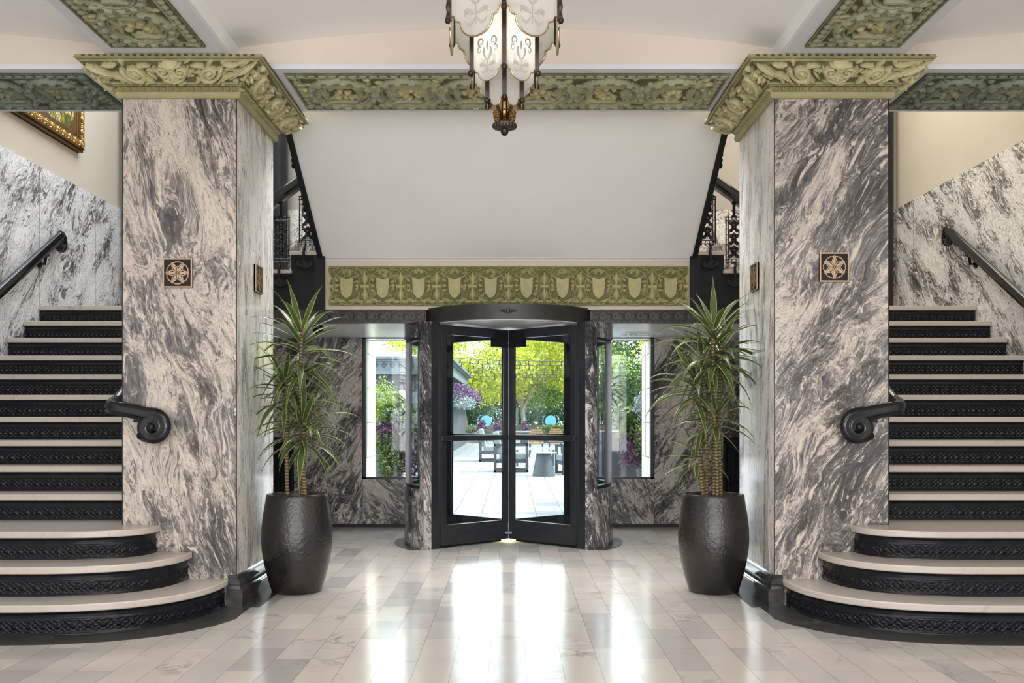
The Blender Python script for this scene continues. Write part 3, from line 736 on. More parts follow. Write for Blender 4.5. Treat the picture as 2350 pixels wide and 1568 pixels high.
def capital_relief(w, motif):
    """scrolls and acanthus over a face w wide, .205 m up the slope"""
    H = .205; R = Rel(w, H, .0042); c = w / 2
    R.stroke([(0, .012), (w, .012)], .008, .006, .3); R.stroke([(0, H - .008), (w, H - .008)], .007, .006, .3)
    q_ = np.random.RandomState(5 if motif == 'front' else 6)
    for i in range(int(w * 62)):
        R.leaf(q_.rand() * w, .025 + q_.rand() * (H - .05), q_.rand() * 6.28, .05 + .04 * q_.rand(), .012 + .008 * q_.rand(), .016, .35 + .3 * q_.rand(), curl=2.4 * q_.rand() - 1.2)
    if motif == 'front':
        for s in (-1, 1):
            R.spiral(c + s * .052, H * .60, .048, 1.6, s, PI / 2, .013, .030, .9)          # cartouche volutes
            R.stroke([(c + s * .012, .035), (c + s * .055, .05), (c + s * .085, .10), (c + s * .10, .15)], [.012, .016, .014, .008], .022, .6)
            R.spiral(c + s * .235, H * .50, .068, 1.7, -s, PI * (.5 - s * .5) + s * .4, .016, .030, .85)   # big scroll
            for k in range(5):
                a = PI * (.5) + s * (-.9 + k * .55); R.leaf(c + s * .235, H * .46, a, .05, .016, .026, .75, curl=s * 1.2)
            R.leaf(c + s * .15, .03, PI / 2 - s * .9, .10, .024, .022, .6, curl=s * .9)
            R.leaf(c + s * .31, .03, PI / 2 - s * .5, .13, .028, .024, .65, curl=-s * 1.1)
            R.leaf(c + s * .31, .17, PI / 2 - s * 1.9, .09, .022, .022, .7, curl=s * .8)
            R.leaf(c + s * .38, .06, PI / 2 - s * .7, .13, .026, .022, .6, curl=s * .5)
            R.leaf(c + s * .42, .10, PI / 2 - s * .9, .10, .026, .028, .9, curl=s * .6)
            R.leaf(c + s * .12, .16, PI / 2 - s * 1.4, .10, .020, .020, .7, curl=-s * 1.0)
            R.dome(c + s * .015, H * .42, .008, .006, .034, 1.0)
            R.dome(c + s * .032, H * .34, .012, .016, .024, .9)
        R.dome(c, H * .36, .040, .062, .026, .85); R.dome(c, H * .80, .05, .036, .028, .9, groove=5); R.dome(c, H * .34, .008, .03, .034, 1.0); R.dome(c, H * .18, .018, .006, .03, .9)
    else:
        k = 3
        for i in range(k):
            x = w * (i + .5) / k; s = 1 if i % 2 else -1
            R.spiral(x, H * .5, .075, 1.8, s, -PI / 2, .017, .030, .85)
            for q in range(6): R.leaf(x, H * .5, q * 1.05 + .3, .055, .016, .026, .8, curl=s * 1.2)
            R.leaf(x + w / k / 2, .03, PI / 2, .13, .03, .022, .6, curl=s * .7)
            R.leaf(x - w / k * .35, .16, .6, .1, .02, .022, .7, curl=-s * 1.2); R.leaf(x + w / k * .25, .02, .9, .12, .022, .02, .7, curl=s)
            R.dome(x + w / k * .42, H * .72, .022, .018, .026, 1.0); R.dome(x - w / k * .42, H * .35, .018, .02, .026, .9)
        R.leaf(.02, .1, 0.3, .1, .03, .025, .8); R.leaf(w - .02, .1, PI - .3, .1, .03, .025, .8)
    R.Z *= 1.75; return R

CAP_F, CAP_S = capital_relief(.98, 'front'), capital_relief(1.22, 'side')
OFF0, OFF1, ZC0, ZC1 = .045, .200, 3.352, 3.462       # slope of the carved field
def pillar(s, side):
    t = thing('marble_pillar', 'grey-veined marble pillar with carved green capital at the %s of the entrance' % side, 'pillar', (0, 0, 0))
    X0, X1 = sorted((s * P0, s * P1))
    sh = MB().box(X0, X1, PF, PB, 0, CZ0 + .01)
    me = sh.mesh('shaft'); me.materials.append(M['pillar_front_' + side]); me.materials.append(M['pillar_side'])
    for p in me.polygons: p.material_index = 1 if abs(p.normal.x) > .7 else 0
    link('shaft', me, None, t)
    jn = MB()
    for x in (X0, X1): jn.box(x - .0025, x + .0025, PF - .0025, PF + .0025, .2, CZ0)
    jn.build('corner_joint', M['brass_dark'], t)
    # capital core: stepped solid rings
    def ring(mb, o0, z0, o1, z1):
        a = [(X0 - o0, PF - o0), (X1 + o0, PF - o0), (X1 + o0, PB + o0), (X0 - o0, PB + o0)]; b = [(X0 - o1, PF - o1), (X1 + o1, PF - o1), (X1 + o1, PB + o1), (X0 - o1, PB + o1)]
        mb.add([(*p, z0) for p in a] + [(*p, z1) for p in b], [(0, 1, 2, 3), (7, 6, 5, 4), (0, 4, 5, 1), (1, 5, 6, 2), (2, 6, 7, 3), (3, 7, 4, 0)])
    c = MB(); ring(c, .022, CZ0, .030, CZ0 + .012); ring(c, .030, CZ0 + .012, .034, CZ0 + .036); ring(c, .018, CZ0 + .036, .020, ZC0 - .004); ring(c, .045, ZC0 - .006, OFF0, ZC0)
    ring(c, OFF0 - .002, ZC0, OFF1 - .002, ZC1); ring(c, .212, ZC1, .222, ZC1 + .006); ring(c, .216, ZC1 + .006, .216, CZ1 - .004)
    cap = c.build('capital', M['capital_plain'], t)
    faces = (('front', X0, X1), ('in', PF, PB), ('out', PF, PB), ('back', X0, X1))
    for fn, a, b in faces:
        R = CAP_F if fn in ('front', 'back') else CAP_S
        U, V = np.meshgrid(R.x / R.w, R.y / R.h); H = R.sealed()
        off = OFF0 + (OFF1 - OFF0) * V; z = ZC0 + (ZC1 - ZC0) * V
        ln = math.hypot(OFF1 - OFF0, ZC1 - ZC0); no, nz = (ZC1 - ZC0) / ln, -(OFF1 - OFF0) / ln
        off2, z2 = off + H * no, z + H * nz
        along = (a - off) + (b - a + 2 * off) * U
        if fn == 'front': Pm = np.stack([along, PF - off2, z2], -1); fl = False
        elif fn == 'back': Pm = np.stack([along, PB + off2, z2], -1); fl = True
        else:
            inner = (fn == 'in'); x = (s * P0 - s * off2) if inner else (s * P1 + s * off2)
            Pm = np.stack([x, along, z2], -1); fl = (x.mean() < 0) if inner else (x.mean() < 0)
            fl = (x.mean() - s * (P0 + P1) / 2) < 0
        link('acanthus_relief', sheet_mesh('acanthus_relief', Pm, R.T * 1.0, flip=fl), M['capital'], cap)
    # pyramids row and dentil holes
    py = MB(); pit = .0455
    def pyr(c0, axis, face, zc):
        h = .020
        if axis == 'x': q = [(c0 - h, face, zc - h), (c0 + h, face, zc - h), (c0 + h, face, zc + h), (c0 - h, face, zc + h)]; tip = (c0, face - .040 if face < 7 else face + .040, zc)
        else: sg = 1 if face > s * (P0 + P1) / 2 else -1; q = [(face, c0 - h, zc - h), (face, c0 + h, zc - h), (face, c0 + h, zc + h), (face, c0 - h, zc + h)]; tip = (face + sg * .040, c0, zc)
        py.add(q + [tip], [(0, 1, 4), (1, 2, 4), (2, 3, 4), (3, 0, 4), (3, 2, 1, 0)])
    zc = (CZ0 + .036 + ZC0) / 2; nx_ = int((X1 - X0 + .04) / pit); ny_ = int((PB - PF + .04) / pit)
    for k in range(nx_):
        x = (X0 + X1) / 2 + (k - (nx_ - 1) / 2) * pit; pyr(x, 'x', PF - .018, zc); pyr(x, 'x', PB + .018, zc)
    for k in range(ny_):
        y = (PF + PB) / 2 + (k - (ny_ - 1) / 2) * pit; pyr(y, 'y', X0 - .018, zc); pyr(y, 'y', X1 + .018, zc)
    py.build('pyramid_band', M['capital_plain'], cap)
    de = MB(); pit = .046; n1 = int((X1 - X0 + .40) / pit); n2 = int((PB - PF + .40) / pit); zt0, zt1 = ZC1 + .010, CZ1 - .008
    for k in range(n1):
        x = (X0 + X1) / 2 + (k - (n1 - 1) / 2) * pit
        de.box(x - .010, x + .010, PF - .2165, PF - .2235, zt0, zt1); de.box(x - .010, x + .010, PB + .2165, PB + .2235, zt0, zt1)
    for k in range(n2):
        y = (PF + PB) / 2 + (k - (n2 - 1) / 2) * pit
        de.box(X0 - .2165, X0 - .2235, y - .010, y + .010, zt0, zt1); de.box(X1 + .2165, X1 + .2235, y - .010, y + .010, zt0, zt1)
    de.build('dentil_band', M['dark_capital'], cap)
    # moulded dark base on the inner side with a short return to the front
    prof = [(0, 0), (.052, 0), (.052, .095), (.046, .10), (.046, .105), (.036, .112), (.030, .13), (.032, .145), (.022, .16), (.010, .175), (.012, .19), (0, .20)]
    path = [(s * (P0 + .052), PF), (s * P0, PF), (s * P0, PB), (s * (P0 + .5), PB)]
    bs = MB(); k = len(prof)
    dirs = [(0, -1), (-s, -1), (-s, 1), (0, 1)]
    vs = []
    for (x, y), (dx, dy) in zip(path, dirs):
        for o, z in prof: vs.append((x + dx * o, y + dy * o, z))
    fs = [(i * k + j, (i + 1) * k + j, (i + 1) * k + j + 1, i * k + j + 1) for i in range(3) for j in range(k - 1)]
    fs += [tuple(range(k)), tuple(range(4 * k - 1, 3 * k - 1, -1))]
    bs.add(vs, fs); bs.build('base_moulding', M['dark_stone_gloss'], t)
    return t
M['capital_plain'] = plain('olive_glazed_mouldings', srgb(150, 147, 104), .5, noise=.12, nscale=12)
M['dark_capital'] = plain('dark_olive_dentils', srgb(72, 70, 46), 0.6, noise=0.2)
M['dark_stone_gloss'] = plain('polished_black_marble', srgb(58, 58, 57), 0.12, noise=0.4, nscale=14)
pillar(-1, 'left'); pillar(1, 'right')
star_plaque('star_plaque', 'square bronze star plaque on the front of the left pillar', (-2.114, PF - .001, 2.148), 0, PI / 6)
star_plaque('star_plaque', 'square bronze star plaque on the front of the right pillar', (2.120, PF - .001, 2.185), 0)
star_plaque('star_plaque', 'bronze star plaque on the inner side of the left pillar, behind the left plant', (-P0 + .001, 6.85, 2.18), PI / 2)
star_plaque('star_plaque', 'bronze star plaque on the inner side of the right pillar, behind the right plant', (P0 - .001, 6.82, 2.19), -PI / 2)

# ------------------------------------------------------------------ relief panels on the beams
def fruit_panel(w, h, pitch, seed):
    """rope border, chain of dashed ovals, fruit and leaves between them"""
    R = Rel(w, h, .0055); rs = np.random.RandomState(seed)
    R.frame(.014, .010, .2)
    b = .046
    for y in (b, h - b):
        k = int(w / .068)
        for i in range(k): R.dome((i + .5) * w / k, y, .031, .022, .016, .45)
        R.stroke([(0, y + (.03 if y < h / 2 else -.03)), (w, y + (.03 if y < h / 2 else -.03))], .006, .010, .5)
    for x in (b, w - b):
        k = int((h - .1) / .068)
        for i in range(k): R.dome(x, .05 + (i + .5) * (h - .1) / k, .022, .031, .016, .45)
        R.stroke([(x + (.03 if x < w / 2 else -.03), 0), (x + (.03 if x < w / 2 else -.03), h)], .006, .010, .5)
    m = .095; iw, ih = w - 2 * m, h - 2 * m
    k = max(1, int(round(iw / pitch))); pw = iw / k
    for i in range(int(iw * ih * 300)):      # fruit and leaves
        x, y = m + rs.rand() * iw, m + rs.rand() * ih; r = .012 + .022 * rs.rand()
        if rs.rand() < .5: R.dome(x, y, r, r * (.8 + .3 * rs.rand()), r * .7, 1.0 - .2 * rs.rand(), rs.rand() * 3)
        else: R.leaf(x, y, rs.rand() * 6.28, .05 + .05 * rs.rand(), .014 + .008 * rs.rand(), .022, .5 + .4 * rs.rand(), curl=rs.rand() * 2 - 1)
    for i in range(k):
        c = m + (i + .5) * pw; cy = h / 2
        R.ring(c, cy, pw * .475, ih * .475, .027, .050, .45, dash=15)
        R.ring(c, cy, pw * .475 - .034, ih * .475 - .034, .007, .036, .45)
        for s in (-1, 1):
            R.leaf(c + s * pw * .30, cy - ih * .20, PI / 2 + s * .25, ih * .42, .030, .036, .45, curl=-s * .5, lobes=0)
            R.leaf(c - pw * .25, cy + s * ih * .30, -s * .2, pw * .5, .022, .034, .5, curl=s * .45, lobes=0)
        for q in range(6): a = q * 1.05 + rs.rand(); r_ = .03 + .05 * rs.rand(); R.dome(c + r_ * math.cos(a), cy + 1.4 * r_ * math.sin(a), .020 + .014 * rs.rand(), .020 + .010 * rs.rand(), .036, .75 + .25 * rs.rand(), a, groove=3)
    for i in range(k + 1):
        c = m + i * pw
        for q in range(4): R.dome(c + .03 * (q % 2 - .5), h / 2 + (q - 1.5) * .055, .024, .02, .032, .95)
    R.noise(.0015, seed); return R
def ceiling_panel(name, label, R, mat, loc, rotz, s=1):
    X, Y = np.meshgrid(R.x - R.w / 2, R.y - R.h / 2); Pm = np.stack([X, Y, -R.Z * .9 - .004], -1)
    me = sheet_mesh(name, Pm, R.T, flip=True, backing=MB().box(-R.w / 2, R.w / 2, -R.h / 2, R.h / 2, -.0035, .012))
    o = link(name, me, mat); o.location = loc; o.rotation_euler = (0, 0, rotz)
    return tag(o, label, 'relief panel')
PC = fruit_panel(2.95, .735, .45, 3); PS = fruit_panel(2.30, .735, .45, 5); PL = fruit_panel(2.60, .585, .50, 9)
zc = CZ1 - .002
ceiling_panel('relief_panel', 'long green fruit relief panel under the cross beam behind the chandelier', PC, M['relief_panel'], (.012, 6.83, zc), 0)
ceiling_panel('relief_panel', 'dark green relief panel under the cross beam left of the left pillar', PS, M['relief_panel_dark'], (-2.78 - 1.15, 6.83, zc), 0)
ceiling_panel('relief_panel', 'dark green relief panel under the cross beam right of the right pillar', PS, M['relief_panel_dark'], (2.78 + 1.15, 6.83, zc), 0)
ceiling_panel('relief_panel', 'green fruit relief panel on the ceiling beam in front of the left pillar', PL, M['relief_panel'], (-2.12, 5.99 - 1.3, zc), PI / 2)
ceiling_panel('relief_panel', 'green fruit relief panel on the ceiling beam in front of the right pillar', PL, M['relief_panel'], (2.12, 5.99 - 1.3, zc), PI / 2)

# shield frieze over the revolving door
FX0, FX1, FZ0, FZ1 = -1.665, 1.685, 2.253, 2.627
fz = thing('shield_frieze', 'long green and gold frieze of ten blank shields above the revolving door', 'frieze', (0, FASC - .002, 0))
w, h = FX1 - FX0, FZ1 - FZ0
R = Rel(w, h, .0042)
R.frame(.018, .010, .3); k = 230
for i in range(k):
    for y in (.009, h - .009): R.dome((i + .5) * w / k, y, .006, .006, .015, .6)
nsh = 10; pw = w / nsh
rf = np.random.RandomState(12)
for i in range(420): R.leaf(rf.rand() * w, .03 + rf.rand() * (h - .06), rf.rand() * 6.28, .035 + .03 * rf.rand(), .008 + .006 * rf.rand(), .010, .30 + .35 * rf.rand(), curl=2.4 * rf.rand() - 1.2)
for i in range(nsh):
    c = (i + .5) * pw
    R.ring(c, h * .47, .128, .165, .010, .020, .4); R.ring(c, h * .47, .108, .145, .006, .016, .35)
    for s in (-1, 1):
        R.stroke([(c + s * .02, h * .70), (c + s * .07, h * .73), (c + s * .13, h * .80), (c + s * .165, h * .92)], .008, .020, .4)
        R.stroke([(c, h * .655), (c + s * .06, h * .685), (c + s * .11, h * .75)], .006, .016, .35)
        R.stroke([(c + s * .10, h * .30), (c + s * .14, h * .18), (c + s * .167, h * .06)], .007, .014, .35)
        for q, (yy, rr) in enumerate(((.62, .022), (.50, .026), (.40, .022))): R.leaf(c + s * .078, h * yy, (0 if s > 0 else PI) + .4 * (q - 1), .04, rr * .75, .022, .65, curl=s * .8)
        R.leaf(c + s * .03, h * .13, PI / 2 - s * 1.6, .10, .024, .020, .65, curl=s * .6); R.leaf(c + s * .10, h * .09, PI / 2 - s * 1.2, .07, .02, .02, .7, curl=-s * .8)
        R.dome(c + s * .026, h * .84, .018, .022, .022, .7); R.dome(c + s * .12, h * .90, .02, .012, .016, .6); R.dome(c + s * .09, h * .93, .014, .010, .014, .6)
        R.dome(c + s * .03, h * .12, .018, .014, .024, .75)
    R.dome(c, h * .90, .012, .02, .02, .7)
for i in range(nsh + 1):
    c = i * pw
    for zz, sg in ((.70, 1), (.28, -1)):
        R.stroke([(c, h * (zz - .17 * sg)), (c, h * zz), (c, h * (zz + .17 * sg))], [.012, .034, .002], .018, .85, sharp=1.0)
    R.stroke([(c - .03, h * .485), (c + .03, h * .485)], .018, .022, .8, sharp=.3)
X, Y = np.meshgrid(R.x, R.y); Pm = np.stack([FX0 + X, -.006 - R.Z * 1.45, FZ0 + Y], -1)
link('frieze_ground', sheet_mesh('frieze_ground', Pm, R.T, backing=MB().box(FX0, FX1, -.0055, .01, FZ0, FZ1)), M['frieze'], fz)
sm = MB(); q = [(-.072, .095), (-.06, .072), (-.058, 0), (-.052, -.055), (-.03, -.085), (0, -.105), (.03, -.085), (.052, -.055), (.058, 0), (.06, .072), (.072, .095), (.05, .092), (0, .078), (-.05, .092)]
sm.prism(q, -.044, -.004, lambda p, hh: (p[0], hh, p[1]))
sme = sm.mesh('shield', bevel=.006, angle=.9); sme.materials.append(M['frieze_shield'] if 'frieze_shield' in M else plain('olive_gold_shield', srgb(172, 167, 116), .5, noise=.12, nscale=20))
for i in range(nsh):
    o = link('shield', sme, None, fz); o.location = (FX0 + (i + .5) * pw, 0, FZ0 + h * .455)

# ------------------------------------------------------------------ stairs
ENDX = {1: 1.785, 2: 2.02, 3: 2.225}; FRONT = {1: 5.42, 2: 5.67, 3: 5.946}; CX = 2.80
def bullnose(k, inset, n=28):
    """plan curve (x positive) from the pillar face round to the straight front"""
    e, f = ENDX[k] + inset, FRONT[k] + inset; ax, ay = CX - e, PF - .004 - f; p = 2.55; pts = []
    for i in range(n + 1):
        a = PI / 2 * i / n; c, s_ = max(math.cos(a), 0), math.sin(a)
        pts.append((CX - ax * c ** (2 / p), PF - .004 - ay * s_ ** (2 / p)))
    pts.append((WALLX - .022, f)); return pts
def riser_relief(w):
    h = RISE - .044; R = Rel(w, h, .0045); X, Y = np.meshgrid(R.x, R.y)
    prof = np.interp(R.y / h, [0, .06, .10, .14, .16, .60, .62, .68, .70, .92, .95, 1.0], [.012, .012, .006, .006, 0, 0, .007, .007, .002, .003, .011, .012])
    pit = .078; k = max(1, int(w / pit)); pw = w / k; c0, hh = h * .38, h * .21
    for i in range(k):
        c = (i + .5) * pw
        R.dome(c, c0, .013, .013, .016, 1); R.ring(c, c0, pw * .40, hh * .95, .0045, .008); R.ring(c, c0, pw * .22, hh * .55, .004, .007)
        R.stroke([(c - pw / 2, c0 - hh), (c + pw / 2, c0 + hh)], .0045, .009); R.stroke([(c - pw / 2, c0 + hh), (c + pw / 2, c0 - hh)], .0045, .008)
        R.dome(c + pw / 2, c0, .008, .008, .009, 1)
    R.Z = np.maximum(R.Z, 0) + prof[:, None]; return R
def path_sheet(R, pts, z0):
    """carry a relief along a plan path (list of (x,y)); outward is to the left of travel"""
    P = np.array(pts); seg = np.hypot(*(np.diff(P, axis=0).T)); cum = np.concatenate([[0], np.cumsum(seg)])
    u = R.x / R.w * cum[-1]; x = np.interp(u, cum, P[:, 0]); y = np.interp(u, cum, P[:, 1])
    tx, ty = np.gradient(x), np.gradient(y); ln = np.hypot(tx, ty) + 1e-9; nx, ny = tx / ln, ty / ln
    Xp = x[None, :] + R.Z * ny[None, :]; Yp = y[None, :] - R.Z * nx[None, :]
    Zp = z0 + np.repeat(R.y[:, None], R.nx, 1); return Xp, Yp, Zp
SW = WALLX - .022 - P1 - .006
RS = riser_relief(SW)
HR = RISE - .044
def stairs(s, side):
    t = thing('staircase', 'flight of white marble treads and black iron risers on the %s, rising past the pillar' % side, 'staircase', (0, 0, 0))
    xa, xb = P1 + .004, WALLX - .021
    # straight steps 4..13
    tr = MB().box(s * xa, s * xb, 0, RUN + .06, -.042, 0).mesh('tread', bevel=.008); tr.materials.append(M['tread'])
    X, Y = np.meshgrid(R_x := RS.x, RS.y); Pm = np.stack([s * (xa + .002 + X), .034 - RS.Z, Y], -1)
    rm = sheet_mesh('riser', Pm, RS.T, flip=(s < 0), backing=MB().box(s * xa, s * xb, .0345, .06, 0, HR)); rm.materials.append(M['iron'])
    for k in range(4, 14):
        z, y = k * RISE, NOSE4 + (k - 4) * RUN
        o = link('tread', tr, None, t); o.location = (0, y, z)
        o = link('riser', rm, None, t); o.location = (0, y, z - RISE)
    for k in (1, 2, 3):
        z = k * RISE; pts = bullnose(k, 0)
        back = NOSE4 + .06 if k == 3 else NOSE4
        poly = pts + [(WALLX - .022, back), (P1 + .006, back), (P1 + .006, PF - .004)]
        MB().prism([(s * x, y) for x, y in poly], z - .042, z).build('tread', M['tread'], t, bevel=.008)
        q = bullnose(k, .034)[:-1]; q.append((WALLX - .022, FRONT[k] + .034))
        P = np.array(q); L_ = np.hypot(*(np.diff(P, axis=0).T)).sum(); R2 = riser_relief(L_)
        Xp, Yp, Zp = path_sheet(R2, q, z - RISE)
        # outward = towards smaller y / smaller x
        Pm2 = np.stack([s * Xp, Yp, Zp], -1)
        inner = [(x, y) for x, y in bullnose(k, .045)] + [(WALLX - .022, FRONT[k] + .2), (P1 + .1, FRONT[k] + .2)]
        bk = MB().prism([(s * x, y) for x, y in bullnose(k, .036)] + [(s * (WALLX - .022), PF - .005)], z - RISE, z - .04)
        link('riser', sheet_mesh('riser', Pm2, R2.T, flip=(s > 0), backing=bk), M['iron'], t)
    # solid carriage under the straight flight
    c = []
    for k in range(4, 14): y = NOSE4 + (k - 4) * RUN + .06; c += [(y, (k - 1) * RISE), (y, k * RISE - .043)]
    c += [(9.295, 13 * RISE - .043), (9.295, 0), (NOSE4 + .06, 0)]
    MB().prism([(y, z) for y, z in c], s * (xa + .001), s * (xb - .001), lambda p, hh: (hh, p[0], p[1])).build('carriage', M['iron_matte'], t)
    # dark stone border let into the floor round the lowest step
    o1 = bullnose(1, -.20); o1 = [(max(x, 1.63) if i < 5 else x, y) for i, (x, y) in enumerate(o1)]
    inn = bullnose(1, .05)
    bd = MB(); n = len(inn)
    vs = [(s * x, y, zz) for zz in (-.02, .0025) for x, y in inn] + [(s * x, min(y, PF + .0), zz) for zz in (-.02, .0025) for x, y in o1]
    fs = []
    for i in range(n - 1): fs += [(n + i, n + i + 1, 3 * n + i + 1, 3 * n + i), (2 * n + i, 2 * n + i + 1, 3 * n + i + 1, 3 * n + i)]
    bd.add(vs, fs); b = bd.build('floor_border', M['dark_stone'], t)
    structure(MB().box(s * (P0 - .052), s * (P0 - .16), PF - .06, PB + .3, -.02, .0022).build('trim_floor_' + side, M['dark_stone']))
stairs(-1, 'left'); stairs(1, 'right')

# ------------------------------------------------------------------ handrails
RAIL = [(-.030, -.040), (-.030, -.022), (-.036, -.016), (-.036, .0), (-.030, .008), (-.030, .020), (-.022, .034), (-.008, .042), (.008, .042), (.022, .034), (.030, .020), (.030, .008), (.036, .0), (.036, -.016), (.030, -.022), (.030, -.040)]
def spiral_path(c, r, turns, f, a0=PI / 2, dirn=-1, n=40, shrink=.72):
    out = []
    for i in range(1, n + 1):
        q = i / n; rr = r * (1 - shrink * q); a = a0 + dirn * 2 * PI * turns * q; out.append(f(c[0] + rr * math.cos(a), c[1] + rr * math.sin(a)))
    return out
def bracket(mb, p, wall, s):
    """iron bracket: rose on the wall, curved arm up to the rail"""
    x, y, z = p
for s, side in ((-1, 'left'), (1, 'right')):
    t = thing('handrail', 'black moulded handrail curling into a scroll on the front of the %s pillar' % side, 'handrail', (0, 0, 0))
    xr, yf = P1 + .085, PF - .09
    path = [(s * xr, 9.0, 1.29 + (9.0 - 6.45) * .601), (s * xr, 7.5, 1.29 + (7.5 - 6.45) * .601), (s * xr, 6.55, 1.37), (s * xr, 6.45, 1.325)]
    for i in range(1, 9):
        a = i / 8 * PI / 2; path.append((s * (xr - .16 * (1 - math.cos(a)) * .6), 6.40 - .16 * math.sin(a), 1.305 - .03 * i / 8))
    path += [(s * (xr - .16), yf, 1.262), (s * (xr - .22), yf, 1.252)]
    cxs, czs, r = s * 2.245, 1.155, .085
    path += [(s * 2.29, yf, 1.241)]
    path += spiral_path((cxs, czs), r, 1.35, lambda x, z: (x, yf, z), PI / 2, 1 if s > 0 else -1, 36, .62)
    MB().sweep(path, RAIL).build('rail', M['iron_gloss'], t, smooth=True)
    b = MB().ball((cxs, yf - .045, czs), .024, .012, .024, 16, 8); b.build('scroll_boss', M['iron'], t, smooth=True)
    br = MB().tube([(s * 2.315, PF, 1.09), (s * 2.315, PF - .05, 1.085), (s * 2.315, yf, 1.12), (s * 2.315, yf, 1.19)], .016, 8).ball((s * 2.315, PF - .01, 1.09), .05, .02, .035).box(s * 2.27, s * 2.36, yf - .025, yf + .025, 1.185, 1.205)
    br.ball((s * 2.315, yf, 1.10), .035, .03, .03); br.build('bracket', M['iron'], t, smooth=True)
    br = MB().tube([(s * P1, 7.2, 1.62), (s * (P1 + .06), 7.2, 1.62), (s * xr, 7.2, 1.70)], .014, 8).ball((s * (P1 + .01), 7.2, 1.62), .02, .04, .05); br.build('bracket', M['iron'], t, smooth=True)
    # wall rail on the outer stair wall
    u = thing('handrail', 'black moulded handrail on the marble wall of the %s flight, ending in a curl' % side, 'handrail', (0, 0, 0))
    xw = WALLX - .095; ye = 9.52 if s < 0 else 9.66
    zr = lambda y: 2.985 + (y - 9.52) * .601
    path = [(s * xw, y, zr(y)) for y in (6.6, 7.4, 8.2, 9.0, ye - .06)]
    c = (ye - .02, zr(ye) - .075); path.append((s * xw, ye - .03, zr(ye - .03) + .004))
    path += spiral_path(c, .078, 1.2, lambda y, z: (s * xw, y, z), PI / 2 + .25, -1, 30, .6)
    MB().sweep(path, RAIL).build('rail', M['iron_gloss'], u, smooth=True)
    for yb in (7.0, 9.22):
        br = MB().tube([(s * (WALLX - .02), yb, zr(yb) - .14), (s * (xw + .02), yb, zr(yb) - .15), (s * xw, yb, zr(yb) - .035)], .015, 8).ball((s * (WALLX - .025), yb, zr(yb) - .14), .015, .05, .05)
        br.ball((s * xw, yb, zr(yb) - .06), .028, .04, .02); br.build('bracket', M['iron'], u, smooth=True)

# ------------------------------------------------------------------ upper flights beside and above the entrance
sl = .6035
def zsof(y): return 2.725 + (9.10 - y) * sl
soff = MB().prism([(FASC - .03, zsof(FASC - .03)), (7.30, zsof(7.30)), (7.30, zsof(7.30) + .22), (FASC + .12, zsof(FASC + .12) + .28), (FASC + .12, zsof(FASC - .03))], -1.72, 1.72, lambda p, hh: (hh, p[0], p[1]))
structure(soff.build('ceiling_stair_soffit', M['white']))
def baluster(t, x, z0, ht, y, w=.15):
    """openwork iron baluster panel between a curved foot and a stem"""
    m = MB(); r = .006; x0, x1, zt = x - w / 2, x + w / 2, z0 + ht
    for xx in (x0, x1, x0 + .022, x1 - .022): m.tube([(xx, y, z0), (xx, y, zt)], r if xx in (x0, x1) else .004, 6)
    for zz in (z0, z0 + .03, zt - .03, zt): m.tube([(x0 - .01, y, zz), (x1 + .01, y, zz)], r, 6)
    for k in range(1, 8):
        zz = z0 + .03 + (ht - .06) * k / 8
        for a, b in ((x0, x0 + .022), (x1 - .022, x1)): m.tube([(a, y, zz), (b, y, zz)], .004, 6)
    for k in range(4): 
        xx = x0 + w * (k + .5) / 4
        for za, zb in ((z0, z0 + .03), (zt - .03, zt)): m.tube([(xx, y, za), (xx, y, zb)], .005, 6)
        m.ball((xx, y, z0 - .008), .009); m.ball((xx, y, zt + .008), .009)
    hm = (ht - .06)
    for q, zz in enumerate((z0 + .03 + hm * .17, z0 + .03 + hm * .5, z0 + .03 + hm * .83)):
        hh = hm * .16
        for s_ in (-1, 1):
            arc = [(x + s_ * (w / 2 - .026) * (1 - .75 * math.sin(PI * i / 8)), y, zz - hh + 2 * hh * i / 8) for i in range(9)]
            m.tube(arc, .006, 6); m.ball((x + s_ * .026, y, zz + hh * .55), .016, .010, .022); m.ball((x + s_ * .026, y, zz - hh * .55), .016, .010, .022)
            m.tube([(x, y, zz), (x + s_ * (w / 2 - .024), y, zz + hh * .7)], .006, 6); m.tube([(x, y, zz), (x + s_ * (w / 2 - .024), y, zz - hh * .7)], .006, 6)
        m.ball((x, y, zz), .026, .014, .034); m.ball((x, y, zz + hh * .8), .018, .012, .022)
    m.build('baluster_panel', M['iron_gloss'], t, smooth=True)
    MB().tube([(x, y, zt), (x, y, zt + .14)], .014, 8).ball((x, y, zt + .13), .026, .026, .018).build('baluster_stem', M['iron'], t, smooth=True)
def tread_bracket(t, x, y, zt, z0):
    """curved foot dropping over the tread end to a fan-shaped iron palmette"""
    m = MB().tube([(x, y + .02, z0 - .005), (x + .005, y - .01, z0 - .03), (x - .006, y - .03, zt - .01), (x - .002, y - .035, zt - .05), (x, y - .02, zt - .10)], .013, 8)
    zc = zt - .13
    for k in range(7):
        a = -PI / 2 + (k - 3) * .42; m.ball((x + .045 * math.cos(a) * 1.35, y - .018, zc + .02 + .04 * math.sin(a)), .026, .012, .022, 8, 5)
    m.ball((x, y - .018, zc + .015), .036, .014, .04, 10, 6)
    for s_ in (-1, 1): m.ball((x + s_ * .062, y - .018, zc + .0), .022, .012, .02, 8, 5)
    m.build('tread_bracket', M['iron_matte'], t, smooth=True)
